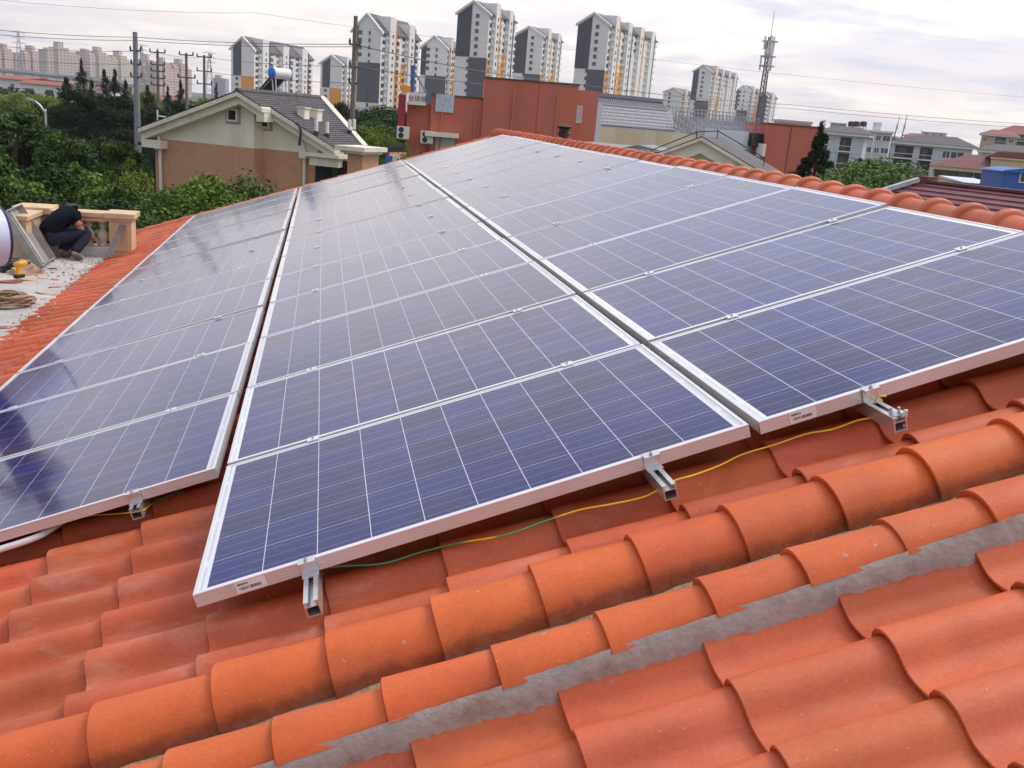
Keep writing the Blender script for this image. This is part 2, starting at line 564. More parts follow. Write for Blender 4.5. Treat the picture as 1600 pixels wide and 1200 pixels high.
def barrel_row(name, steps, yc, crest, r, half_deg, mat, dirty=True, seg=14):
    """cap tiles running up the slope, each lapping over the one below it"""
    mb = MB()
    alph = []
    for i, x0 in enumerate(steps[:-1]):
        x1 = steps[i + 1] + .05
        j = random.uniform
        g = j(.93, 1.06)
        tint = (g, g * j(.93, 1.07), g)
        dy, dn = j(-.005, .005), j(-.003, .003)
        th = [R(-half_deg + 2 * half_deg * a / seg) for a in range(seg + 1)]
        nc = crest - r

        def ring(x, rr, drop, y_off=0.0):
            return [hp(x, yc + dy + y_off - rr * math.sin(a), nc + dn - drop + rr * math.cos(a)) for a in th]
        low, high = ring(x0, r, 0), ring(x1, r * .84, .002, j(-.006, .006))
        edge = ring(x0 - .003, r - .003, 0)
        lip = ring(x0 + .004, r - .021, 0)
        n = seg + 1
        V = high + low + low + edge + lip
        Fc = []
        for a in range(seg):
            for q in (0, 2, 3):
                Fc.append((q * n + a, q * n + a + 1, (q + 1) * n + a + 1, (q + 1) * n + a))
        mb.add(V, Fc, tint)
        foot = [max(0.0, (math.degrees(a) / half_deg - .35) / .65) for a in th]
        alph += [1 - .95 * f for f in foot] * 5
    o = mb.build(name, mat, house, smooth=True)
    ca = o.data.color_attributes['tint']
    arr = np.empty(len(o.data.vertices) * 4, dtype=np.float32)
    ca.data.foreach_get('color', arr)
    arr = arr.reshape(-1, 4)
    arr[:, 3] = alph if dirty else 1.0
    ca.data.foreach_set('color', arr.ravel())
    return o


def in_main(x, y):
    if y < 6.3: return x > -5.0
    if y > 14.4: return False
    return x > -2.75


tile_field('roof_tiles', -.17, 67, .0 - .342 * 15, 25, -.10, keep=in_main)
tag(tile_field('roof_tiles', -.868 - .22 * 6, 8, .172 - .342 * 5, 15, -.150, mat=TERRA_NEAR), 'clean orange roof tiles in the near corner below the mortar strip')
A_STEPS = [-.86, -.55, -.238, .062, .351, .628, .899, 1.172, 1.441, 1.715, 1.980, 2.262, 2.54, 2.82, 3.1, 3.38]
B_STEPS = [-.74, -.49, -.25, -.010, .230, .482, .741, .996, 1.251, 1.480, 1.725, 1.956, 2.20, 2.44, 2.68, 2.92, 3.16]
tag(barrel_row('cap_tile_row', A_STEPS, -.305, -.072, .118, 88, TERRA_CAP), 'row of cap tiles stained dark along its foot')
tag(barrel_row('cap_tile_row', B_STEPS, -.600, -.070, .094, 60, TERRA_CAP, dirty=False), 'row of bright cap tiles bedded on grey mortar')


def mortar_strip():
    mb = MB()
    xs = np.arange(-.9, 3.35, .012)
    prev = None
    ph = rng.uniform(0, 6, 8)

    def w(x, a, f):
        return a * (math.sin(x * f + ph[0]) + .6 * math.sin(x * f * 2.3 + ph[1]) + .5 * math.sin(x * f * 5.1 + ph[2]) + .4 * math.sin(x * f * 11.7 + ph[3]))
    rows = []
    for x in xs:
        # top tucked under the cap tiles, foot ragged on the tiles below
        saw = ((x - .172) % .342) / .342
        up = .030 - .030 * saw
        e = .006 * rng.standard_normal()
        top = (x, -.674 + w(x + 5, .0014, 11) + .0004 * rng.standard_normal(), -.110)
        mid = (x, -.685 + w(x, .0016, 9), -.132 + w(x + 3, .002, 13))
        foot = (x, -.686 + w(x, .0020, 10) + e * .22, -.162 + .006 * (1 - saw) + w(x + 7, .0022, 17))
        toe = (x, -.688 + w(x, .0022, 10) + e * .5, -.225)
        rows.append([hp(*p) for p in (top, mid, foot, toe)])
    n = 4
    V = [p for r_ in rows for p in r_]
    Fc = [(i * n + a, i * n + a + 1, (i + 1) * n + a + 1, (i + 1) * n + a) for i in range(len(rows) - 1) for a in range(n - 1)]
    mb.add(V, Fc)
    return mb.build('mortar_bed', MORTAR, house, smooth=True)


mortar_strip()
# tan mortar bed between the two rows of caps
mb = MB()
xs = np.arange(-.9, 3.4, .05)
V, Fc = [], []
for i, x in enumerate(xs):
    for y, n_ in ((-.40, -.185), (-.425, -.176 + .004 * math.sin(x * 31)), (-.45, -.178 + .005 * math.sin(x * 23)), (-.49, -.172)):
        V.append(hp(x, y, n_))
    if i:
        for a in range(3):
            Fc.append(((i - 1) * 4 + a, (i - 1) * 4 + a + 1, i * 4 + a + 1, i * 4 + a))
mb.add(V, Fc)
tag(mb.build('mortar_bed', MORTAR_TAN, house, smooth=True), 'tan mortar between the two rows of cap tiles')
# under-roof boards so that no light leaks from below, other slope, walls
DECK = plain('roof_underlay', (.16, .06, .035), .9)
mb = MB()
mb.add([hp(-5.1, -2.6, -.24), hp(3.55, -2.6, -.24), hp(3.55, 14.4, -.24), hp(-2.75, 14.4, -.24), hp(-2.75, 6.3, -.24), hp(-5.1, 6.3, -.24)], [(0, 1, 2, 3, 4, 5)])
top = hp(3.55, 0, -.24)
mb.add([(top.x, -2.6, top.z), (top.x, 14.4, top.z), (top.x + 6, 14.4, top.z - 2.0), (top.x + 6, -2.6, top.z - 2.0)], [(0, 1, 2, 3)])
mb.build('roof_deck', DECK, house)
far_tiles = MB()
for i in range(17):
    for k in range(77):
        y = -2.5 + k * .22
        z0 = top.z + .13 - i * .114
        x0 = top.x + i * .342
        V = []
        for x, dz in ((x0, 0.0), (x0 + .342, -.114 + .016)):
            V += [(x, y + a, z0 + dz + b) for a, b in ((.06, -.04), (.03, -.006), (0, 0), (-.04, -.012), (-.1, -.045), (-.16, -.044))]
        far_tiles.add(V, [(a, a + 1, a + 7, a + 6) for a in range(5)], (1, 1, 1))
far_tiles.build('roof_tiles', TERRA, house, smooth=True)
mb = MB()
ex = pl(-2.6, 0, -.3).x
mb.box(ex + .25, top.x + 5.5, 0.2, 14.0, 0, pl(-2.3, 0, -.3).z - GROUND)
mb.build('wall', CREAM_WALL, house)
mb = MB()
for y in (13.95, 14.15):
    pass
mb.prism([(ex + .25, 4.9), (top.x + 5.5, 4.9), (top.x, top.z - .08)], 13.8, 14.05)
mb.prism([(ex + .25, 4.9), (top.x + 5.5, 4.9), (top.x, top.z - .08)], .2, .45)
mb.build('gable', CREAM_WALL, house)


# ridge caps: each with a raised collar that laps over its neighbour
mb = MB()
seg = 16
y = -2.35
while y < 14.3:
    y1 = y + .262
    j = random.uniform
    g = j(.90, 1.08)
    tint = (g, g * j(.92, 1.08), g)
    dx, dn = j(-.006, .006), j(-.004, .004)
    prof = [(y - .012, .090), (y + .05, .092), (y1 - .060, .097), (y1 - .052, .098), (y1 - .0515, .099), (y1 - .050, .112), (y1 - .044, .119), (y1 - .030, .124), (y1 - .012, .123), (y1 + .000, .116), (y1 + .006, .104), (y1 + .0065, .09)]
    b0 = []
    V = []
    for yy, rr in prof:
        for a in range(seg + 1):
            t_ = R(-105 + 210 * a / seg)
            V.append(hp(3.455 + dx, yy, -.10 + dn) + Vector((rr * math.sin(t_), 0, rr * math.cos(t_))))
    n = seg + 1
    Fc = [(q * n + a, q * n + a + 1, (q + 1) * n + a + 1, (q + 1) * n + a) for q in range(len(prof) - 1) for a in range(seg)]
    mb.add(V, Fc, tint)
    y = y1
ridge = mb.build('ridge_tiles', TERRA_RIDGE, house, smooth=True)
mb = MB()
mb.add([hp(3.33, -2.5, -.16), hp(3.36, -2.5, -.12), hp(3.36, 14.3, -.12), hp(3.33, 14.3, -.16)], [(0, 1, 2, 3)])
mb.build('ridge_mortar', MORTAR_TAN, house)
# verge caps along the far gable
st = [-3.0 + .30 * i for i in range(22)]


def far_verge():
    mb = MB()
    for i, x0 in enumerate(st):
        x1 = x0 + .34
        g = random.uniform(.9, 1.06)
        V = []
        for x, r_ in ((x1, .085), (x0, .10), (x0, .10), (x0 + .003, .086)):
            for a in range(11):
                t_ = R(-95 + 190 * a / 10)
                V.append(hp(x, 14.40 + r_ * math.sin(t_), -.165 + r_ * math.cos(t_)))
        Fc = [(q * 11 + a, q * 11 + a + 1, (q + 1) * 11 + a + 1, (q + 1) * 11 + a) for q in (0, 2) for a in range(10)]
        mb.add(V, Fc, (g, g, g))
    return mb.build('verge_tiles', TERRA_RIDGE, house, smooth=True)


far_verge()

# ------------------------------------------------------------------ solar panels
PW, PL_, PITCH, PT = 1.65, .992, 1.0149, .040
LIP = .011


def panel_meshes():
    # frame: four extrusions with a flat lip and ribbed outer faces
    def extr(mb, length, along, at0, inward, n=4):
        prof = [(LIP, 0), (0, 0)]
        for k in range(n):
            z0 = -.0085 - k * .0080
            prof += [(0, z0 + .0018), (.0034, z0 + .0012), (.0034, z0 - .0012), (0, z0 - .0018)]
        prof += [(0, -PT), (.028, -PT), (.028, -PT + .002), (.002, -PT + .002), (.002, -.008), (LIP, -.008)]
        V = []
        for s_ in (0, length):
            for d, z in prof:
                p = [0, 0, z]
                p[along] = s_
                p[1 - along] = at0 + inward * d
                V.append(p)
        m_ = len(prof)
        Fc = [(i, (i + 1) % m_, (i + 1) % m_ + m_, i + m_) for i in range(m_)] + [tuple(range(m_)), tuple(range(2 * m_ - 1, m_ - 1, -1))]
        mb.add(V, Fc)
    mb = MB()
    extr(mb, PW, 0, 0, 1)
    extr(mb, PW, 0, PL_, -1)
    mb2 = MB()
    extr(mb2, PL_ - 2 * LIP, 1, 0, 1, 0)
    extr(mb2, PL_ - 2 * LIP, 1, PW, -1, 0)
    mb.add([(x, y + LIP, z) for x, y, z in mb2.v], mb2.f)
    fr = mb.mesh('panel_frame', FRAME)
    g = MB()
    z = -.0022
    g.add([(LIP, LIP, z), (PW - LIP, LIP, z), (PW - LIP, PL_ - LIP, z), (LIP, PL_ - LIP, z)], [(0, 1, 2, 3)])
    gm = g.mesh('cell_sheet', PV)
    uvl = gm.uv_layers.new(name='cells')
    cw = .1578
    x_m, y_m = (PW - 10 * cw) / 2, (PL_ - 6 * cw) / 2
    for lp in gm.loops:
        v = gm.vertices[lp.vertex_index].co
        uvl.data[lp.index].uv = ((v.x - x_m) / cw, (v.y - y_m) / cw)
    bk = MB().box(LIP, PW - LIP, LIP, PL_ - LIP, -.007, -.004)
    return fr, gm, bk.mesh('backsheet', WHITE_STICKER)


FR, GL, BK = panel_meshes()
ORD = ['nearest', 'second', 'third', 'fourth', 'fifth', 'sixth', 'seventh', 'eighth', 'ninth', 'tenth', 'eleventh', 'twelfth', 'farthest']
st_mb = MB()
st_mb.add([(.115, -.0008, -.037), (.200, -.0008, -.037), (.200, -.0008, -.004), (.115, -.0008, -.004), (.115, -.0002, -.037), (.200, -.0002, -.037), (.200, -.0002, -.004), (.115, -.0002, -.004)],
          [(0, 1, 2, 3), (4, 7, 6, 5), (0, 4, 5, 1), (1, 5, 6, 2), (2, 6, 7, 3), (3, 7, 4, 0)])
bars = MB()
x = .220
for row, (x0, x1, z0, z1) in enumerate(((.121, .152, -.014, -.008), (.124, .184, -.029, -.020))):
    x = x0
    while x < x1:
        w_ = random.choice((.0008, .0014, .002, .003))
        bars.box(x, x + w_, -.0014, -.0009, z0, z1)
        x += w_ + random.choice((.001, .0016, .0024))
STICK, BARS = st_mb.mesh('serial_sticker', WHITE_STICKER), bars.mesh('barcode', INK)
COLS = [(-.0455 - PW, 1.005, 12, 'lowest', 'the left edge row beside the concrete terrace'), (0.0, 0.0, 13, 'middle', ''), (PW + .030, -.0065, 13, 'highest', '')]
COLNAME = ['row beside the terrace', 'middle row', 'row under the ridge tiles']
PANELS = {}
for ci, (x0, y0, n, _, _) in enumerate(COLS):
    for k in range(n):
        o = empty('solar_panel', pl(x0, y0 + k * PITCH, 0))
        o.rotation_euler = (R(random.uniform(-.16, .16)), -SLOPE + R(random.uniform(-.28, .28)) * (k > 0), R(random.uniform(-.04, .04)))
        last = k == n - 1
        od = 'farthest' if last else ORD[k]
        if k == 0:
            extra = ['blue solar panel with a dark reflection, nearest of the row beside the terrace',
                     'deep blue solar panel with a serial sticker, frontmost above the orange cap tiles',
                     'blue solar panel with a serial sticker, nearest under the ridge tiles'][ci]
        else:
            extra = f'{"pale reflecting" if k > 6 else "blue"} solar panel, {od} {"" if last else "one "}from the camera in the {COLNAME[ci]}'
        tag(o, extra, 'solar panel', 'solar panels laid on the roof')
        inst(FR, 'frame', o); inst(GL, 'cell_sheet', o); inst(BK, 'backsheet', o)
        if k == 0 and ci > 0:
            s = inst(STICK, 'serial_sticker', o); inst(BARS, 'barcode', s)
            if ci == 2:
                s.location.x = -.02
        PANELS[ci, k] = o


# ------------------------------------------------------------------ rails with clamps
def rail_mesh(y0, y1):
    mb = MB()
    for x0, x1, z0, z1 in ((-.020, -.0165, -.045, 0), (.0165, .020, -.045, 0), (-.0164, .0164, -.045, -.0415), (-.0164, -.007, -.0035, 0), (.007, .0164, -.0035, 0), (-.0164, .0164, -.017, -.0145)):
        mb.box(x0, x1, y0, y1, z0, z1)
    return mb


def end_clamp_mesh():
    mb = MB()
    mb.box(-.024, .024, -.026, .009, .0012, .0055)       # lip over the frame
    mb.box(-.024, .024, -.026, -.0015, -.0045, .0012)
    mb.box(-.024, .024, -.0065, -.0016, -.0395, -.0045)
    mb.box(-.024, .024, -.030, -.0066, -.0398, -.0352)
    return mb


EC = end_clamp_mesh().mesh('end_clamp', ALU_DULL)
bolt = MB()
bolt.lathe([(.0075, 0), (.0075, .002), (.0055, .002), (.0055, .008), (.003, .0082), (.003, .004)], 12)
BOLT = bolt.mesh('bolt', STEEL)
mc = MB().box(-.022, .022, -.020, .020, .0005, .0042).box(-.022, .022, -.0095, .0095, -.036, .0003)
MC = mc.mesh('mid_clamp', ALU)
RAILS = []
for ci, (x0, y0, n, _, _) in enumerate(COLS):
    for q, xr in enumerate(((.345, 1.343) if ci == 0 else ((.322, 1.342) if ci == 1 else (.352, 1.345)))):
        if ci == 0: xr = (.285, 1.343)[q]
        o = empty('mounting_rail', pl(x0 + xr, 0, -PT))
        o.rotation_euler = (0, -SLOPE, 0)
        lb = [['aluminium rail under the terrace side panels near their lower edge', 'short aluminium rail end beside the white conduit pipe under the terrace side panels'],
              ['aluminium rail end beside the serial sticker of the frontmost panel', 'aluminium rail end under the upper half of the frontmost panel'],
              ['aluminium rail end with the earth wire bolted to its tip', 'aluminium rail under the highest panels close to the ridge']][ci][q]
        tag(o, lb, 'rail', 'rails under the solar panels')
        ext = [.06, .165, .14, .155][0 if ci == 0 else (1 if ci == 1 and q == 0 else (2 if ci == 1 else 3))]
        rail_mesh(y0 - ext, y0 + n * PITCH + .04).build('rail', ALU_DULL, o, bevel=0)
        c = inst(EC, 'end_clamp', o, (0, y0, PT))
        inst(BOLT, 'bolt', c, (0, -.014, .0055))
        for k in range(1, n):
            c = inst(MC, 'mid_clamp', o, (random.uniform(-.012, .012), y0 + k * PITCH - (PITCH - PL_) / 2, PT))
            if k < 6: inst(BOLT, 'bolt', c, (0, 0, .0042), scale=(.8, .8, .6))
        # feet that carry the rail down to the tiles
        ft = MB()
        for yy in np.arange(y0 + .35, y0 + n * PITCH, 1.2):
            ft.box(-.015, .015, yy - .02, yy + .02, -.115, -.0455)
        ft.build('rail_feet', ALU_DULL, o)
        RAILS.append(o)
# bolt assembly at the tip of the third rail
mb = MB()
P_ = MB()
for dx, dy, dz in ((-.006, -.13, .004), (.012, -.142, .004), (.024, -.150, -.006)):
    P_.lathe([(.007, -.004), (.007, .004), (.004, .0045), (.004, .016)], 8, (dx, dy, dz))
P_.tube([(.008, -.152, .004), (.032, -.148, .004)], .005, 8)
P_.box(-.012, .022, -.155, -.125, .0003, .003)
P_.tube([(.016, -.156, -.034), (.021, -.140, -.034)], .006, 8)
P_.build('earth_terminal', STEEL, RAILS[4])

# ------------------------------------------------------------------ earth wire and conduit
mtw, tw, bw = mat_new('earth_wire_sheath')
uvn = N(tw, 'ShaderNodeTexCoord')
wv = N(tw, 'ShaderNodeTexNoise', inp={'Scale': 3.4, 'Detail': 1.0, 'Roughness': .3})
tw.links.new(uvn.outputs['Object'], wv.inputs['Vector'])
rw = ramp(tw, [(.57, (.80, .54, .03)), (.60, (.05, .30, .13))], wv.outputs[0])
tw.links.new(rw.outputs[0], bw.inputs['Base Color'])
bw.inputs['Roughness'].default_value = .4


def smooth_path(pts, n=10):
    pts = [Vector(p) for p in pts]
    out = []
    P4 = [pts[0]] + pts + [pts[-1]]
    for i in range(1, len(P4) - 2):
        a, b_, c, d = P4[i - 1], P4[i], P4[i + 1], P4[i + 2]
        for k in range(n):
            t_ = k / n
            out.append(.5 * ((2 * b_) + (-a + c) * t_ + (2 * a - 5 * b_ + 4 * c - d) * t_ ** 2 + (-a + 3 * b_ - 3 * c + d) * t_ ** 3))
    out.append(pts[-1])
    return out


def on_plane(u, v, n):
    r = ray(u, v)
    nn = Vector((-SN, 0, CS))
    t_ = (n - CW.dot(nn)) / r.dot(nn)
    return CW + r * t_


wp = [(486, 902, -.055), (492, 890, -.045), (505, 887, -.045), (540, 884, -.07), (600, 880, -.09), (660, 862, -.095), (720, 848, -.095), (790, 836, -.09), (850, 815, -.09), (905, 797, -.092), (960, 787, -.092), (1010, 775, -.092), (1052, 752, -.075),
      (1085, 742, -.085), (1125, 727, -.09), (1160, 710, -.09), (1210, 695, -.09), (1260, 678, -.09), (1300, 671, -.092), (1340, 657, -.09), (1370, 651, -.085), (1385, 640, -.06), (1392, 653, -.058), (1402, 648, -.055), (1408, 641, -.042)]
wire = MB().tube(smooth_path([on_plane(*q) for q in wp], 8), .0028, 8)
ow = wire.build('earth_wire', mtw, smooth=True)
tag(ow, 'yellow and green earth wire strung between the rail ends over the tiles', 'wire')
loop = [(1370, 622, -.03), (1364, 630, -.05), (1366, 645, -.075), (1372, 652, -.085)]
MB().tube(smooth_path([on_plane(*q) for q in [(1385, 619, -.026), (1374, 620, -.024), (1366, 628, -.04), (1364, 640, -.065), (1372, 651, -.085)]], 8), .0028, 8).build('wire_loop', mtw, ow, smooth=True)
wp2 = [(285, 765, -.10), (262, 776, -.095), (240, 785, -.09), (226, 796, -.07), (212, 800, -.06), (180, 803, -.085), (140, 806, -.09), (100, 815, -.09), (60, 830, -.09)]
tag(MB().tube(smooth_path([on_plane(*q) for q in wp2], 8), .0027, 8).build('earth_wire', mtw, smooth=True), 'yellow and green earth wire beside the white conduit pipe', 'wire')
cp = [(-60, 885, -.06), (-10, 862, -.06), (30, 849, -.062), (60, 838, -.065), (76, 829, -.068), (90, 820, -.075), (110, 805, -.08)]
tag(MB().tube(smooth_path([on_plane(*q) for q in cp], 8), .0125, 12).build('conduit_pipe', PVC, smooth=True), 'white plastic conduit pipe lying on the tiles under the left panels', 'pipe')
# ------------------------------------------------------------------ more materials
WHITE_WALL = plain('white_render', (.84, .81, .79), .85, var=.05, scale=.3)
PALE_WALL = plain('pale_grey_render', (.58, .61, .67), .85, var=.05, scale=.4, dirt=(.42, .43, .46), dirt_scale=.5, dirt_amt=.3, streak=True)
DARK_PANEL = plain('dark_grey_render', (.050, .052, .075), .8, var=.08, scale=.4)
MID_GREY = plain('grey_render', (.085, .090, .110), .8, var=.08, scale=.4)
ORANGE = plain('orange_render', (.86, .36, .03), .8, var=.06, scale=.5)
SLATE = plain('slate_roof', (.092, .082, .088), .75, var=.35, scale=3.0)
GLASS = plain('window_glass', (.055, .06, .075), .12, var=.3, scale=.5, spec=.8)
BLACK = plain('black_opening', (.012, .012, .014), .6, var=.2)
RED_WALL = plain('red_render', (.56, .155, .098), .9, var=.05, scale=.8, dirt=(.42, .115, .075), dirt_scale=.45, dirt_amt=.5, streak=True, bump=.15)
RED_SIDE = plain('red_render_side', (.55, .19, .13), .9, var=.06, scale=.8)
BROWN_WALL = plain('brown_tile_wall', (.55, .30, .175), .85, var=.10, scale=4, dirt=(.45, .24, .14), dirt_scale=.7, dirt_amt=.4)
GABLE_CREAM = plain('gable_render', (.86, .785, .64), .9, var=.05, scale=1.0, dirt=(.46, .43, .36), dirt_scale=.8, dirt_amt=.4, streak=True)
TRIM_CREAM = plain('cornice_cream', (.80, .735, .60), .85, var=.06, scale=1.5, dirt=(.36, .33, .28), dirt_scale=1.6, dirt_amt=.4)
OCHRE = plain('ochre_stone', (.62, .455, .275), .8, var=.12, scale=4, dirt=(.44, .30, .18), dirt_scale=3, dirt_amt=.4)
BALUSTER = plain('pale_stone', (.60, .55, .46), .85, var=.10, scale=6)
YELLOW_WALL = plain('yellow_render', (.66, .53, .30), .85, var=.05, scale=.8, dirt=(.5, .36, .2), dirt_scale=.5, dirt_amt=.35, streak=True)
HALL_WALL = plain('stained_cream_render', (.66, .58, .42), .9, var=.06, scale=.6, dirt=(.40, .27, .15), dirt_scale=.45, dirt_amt=.55, streak=True)
MAROON = plain('maroon_metal', (.135, .038, .046), .55, var=.2, scale=2)
RED_ROOF = plain('red_roof', (.28, .070, .058), .7, var=.15, scale=1)
BLUE_METAL = plain('blue_metal', (.03, .13, .42), .5, var=.1, scale=2)
BLUE_TANK = plain('blue_plastic', (.02, .20, .70), .4, var=.05)
TANK_WHITE = plain('tank_enamel', (.62, .68, .80), .25, var=.10, scale=2.2, spec=.6)
NAVY_RIM = plain('navy_rim', (.03, .035, .16), .4, var=.1)
BARK = plain('bark', (.085, .062, .045), .95, var=.3, scale=8)
POLE_STEEL = plain('pole_steel', (.235, .245, .275), .5, .3, var=.15, scale=3)
POLE_CONC = plain('pole_concrete', (.20, .165, .14), .9, var=.15, scale=3)
DARK_METAL = plain('dark_metal', (.045, .045, .05), .5, .3, var=.2)
LATTICE = plain('lattice_steel', (.36, .37, .40), .5, .2, var=.1)
CORRUGATED = plain('grey_sheet', (.22, .23, .25), .6, var=.12, scale=1, dirt=(.2, .2, .22), dirt_scale=.6, dirt_amt=.4)
PINK_WALL = plain('pink_render', (.56, .42, .37), .85, var=.05, scale=.1)
ROPE = plain('rope', (.36, .25, .165), .95, var=.2, scale=30)
CARD = plain('cardboard', (.50, .34, .19), .9, var=.15, scale=12)
SHIRT = plain('black_cotton', (.009, .011, .018), .95, var=.25, scale=14, spec=.08)
TROUSER = plain('navy_cotton', (.026, .027, .050), .95, var=.25, scale=14, spec=.1)
SKIN = plain('skin', (.46, .24, .155), .6, var=.06, scale=10)
HAIR = plain('hair', (.008, .007, .007), .6, var=.3, scale=40)
SHOE = plain('dusty_shoe', (.13, .11, .10), .9, var=.2, scale=20)
WORN_BLUE = plain('worker_blue', (.020, .022, .15), .85, var=.2, scale=10)
TRAY = plain('weathered_zinc', (.36, .35, .33), .55, .3, var=.18, scale=5, dirt=(.20, .18, .16), dirt_scale=4, dirt_amt=.5)
GRASS = plain('ground_green', (.05, .075, .03), .95, var=.4, scale=.4)
ROAD = plain('asphalt', (.06, .06, .06), .9, var=.2, scale=1)
YEL = plain('yellow_plastic', (.75, .36, .02), .45, var=.05)
REDMARK = plain('red_print', (.55, .03, .05), .5, var=.05)


def foliage(name, dark, light, hue=0.0):
    mt, t, b = mat_new(name)
    a = N(t, 'ShaderNodeAttribute', attribute_name='tint')
    sp = N(t, 'ShaderNodeSeparateColor')
    t.links.new(a.outputs['Color'], sp.inputs[0])
    rp = ramp(t, [(0, dark), (1, light)], sp.outputs[0])
    t.links.new(rp.outputs[0], b.inputs['Base Color'])
    b.inputs['Roughness'].default_value = .6
    b.inputs['Specular IOR Level'].default_value = .12
    tr = N(t, 'ShaderNodeBsdfTranslucent')
    t.links.new(rp.outputs[0], tr.inputs[0])
    ms = N(t, 'ShaderNodeMixShader', inp={0: .12})
    t.links.new(b.outputs[0], ms.inputs[1]); t.links.new(tr.outputs[0], ms.inputs[2])
    t.links.new(ms.outputs[0], t.nodes['Material Output'].inputs[0])
    return mt


LEAF = foliage('broad_leaf', (.020, .048, .010), (.150, .235, .040))
LEAF_Y = foliage('yellow_leaf', (.06, .10, .015), (.22, .27, .04))
LEAF_DARK = foliage('dark_leaf', (.012, .028, .010), (.065, .115, .030))
NEEDLE = foliage('needle', (.012, .026, .014), (.038, .062, .026))
WILLOW = foliage('willow_leaf', (.06, .11, .03), (.17, .235, .07))

# ------------------------------------------------------------------ ground, road
mb = MB()
n = 48
V, Fc = [(0, 0, 0)], []
rad = [15, 40, 90, 200, 500, 1200, 2600, 4500]
for r_ in rad:
    for k in range(n):
        V.append((r_ * math.cos(2 * math.pi * k / n), r_ * math.sin(2 * math.pi * k / n), 0))
for k in range(n):
    Fc.append((0, 1 + k, 1 + (k + 1) % n))
    for i in range(len(rad) - 1):
        a = 1 + i * n
        Fc.append((a + k, a + n + k, a + n + (k + 1) % n, a + (k + 1) % n))
mb.add(V, Fc)
tag(mb.build('ground', GRASS, loc=(0, 0, GROUND)), kind='structure')
rd = MB()
p0, p1 = Vector((-70, 40, 0)), Vector((-10, 130, 0))
d_ = (p1 - p0).normalized(); q_ = Vector((-d_.y, d_.x, 0)) * 4
rd.add([p0 - q_, p1 - q_, p1 + q_, p0 + q_], [(0, 1, 2, 3)])
tag(rd.build('road', ROAD, loc=(0, 0, GROUND + .02)), kind='structure')


# ------------------------------------------------------------------ frames for buildings: a vertical face through two pixels
class Face:
    def __init__(s, ua, va, da, ub, vb, db):
        A, B = at(ua, va, da), at(ub, vb, db)
        s.A, s.B = A, B
        s.o = Vector((A.x, A.y, GROUND))
        s.rz = math.atan2(B.y - A.y, B.x - A.x)
        s.ex = Vector((math.cos(s.rz), math.sin(s.rz), 0))
        s.ey = Vector((-math.sin(s.rz), math.cos(s.rz), 0))
        s.w = (B - A).dot(s.ex)

    def __call__(s, u, v, back=0.0):
        """(x, z) in the face's own frame of the point seen at a pixel, on the face moved back by some metres"""
        r = ray(u, v)
        o = s.o + s.ey * back
        t_ = (o - CW).dot(s.ey) / r.dot(s.ey)
        p = CW + r * t_
        return (p - s.o).dot(s.ex), p.z - GROUND

    def root(s, name, label, cat, group=None):
        return empty(name, s.o, s.rz, label, cat, group)


def window_unit(w, h, fr=.06, bars=1):
    """one window of w x h: frame mesh and pane mesh, standing at the origin, facing -y"""
    f = MB()
    f.box(-w / 2, -w / 2 + fr, -.05, .03, 0, h); f.box(w / 2 - fr, w / 2, -.05, .03, 0, h)
    f.box(-w / 2 + fr, w / 2 - fr, -.05, .03, 0, fr); f.box(-w / 2 + fr, w / 2 - fr, -.05, .03, h - fr, h)
    for b_ in range(bars):
        x = -w / 2 + w * (b_ + 1) / (bars + 1)
        f.box(x - fr / 2, x + fr / 2, -.045, .03, fr, h - fr)
    p = MB().box(-w / 2 + fr, w / 2 - fr, -.02, .02, fr, h - fr)
    return f, p


def add_window(parent, x, z, w, h, y=0, fr=.06, bars=1, frame_mat=WHITE_WALL, glass=GLASS, name='window'):
    f, p = window_unit(w, h, fr, bars)
    o = f.build(name, frame_mat, parent, loc=(x, y, z))
    p.build('pane', glass, o)
    return o


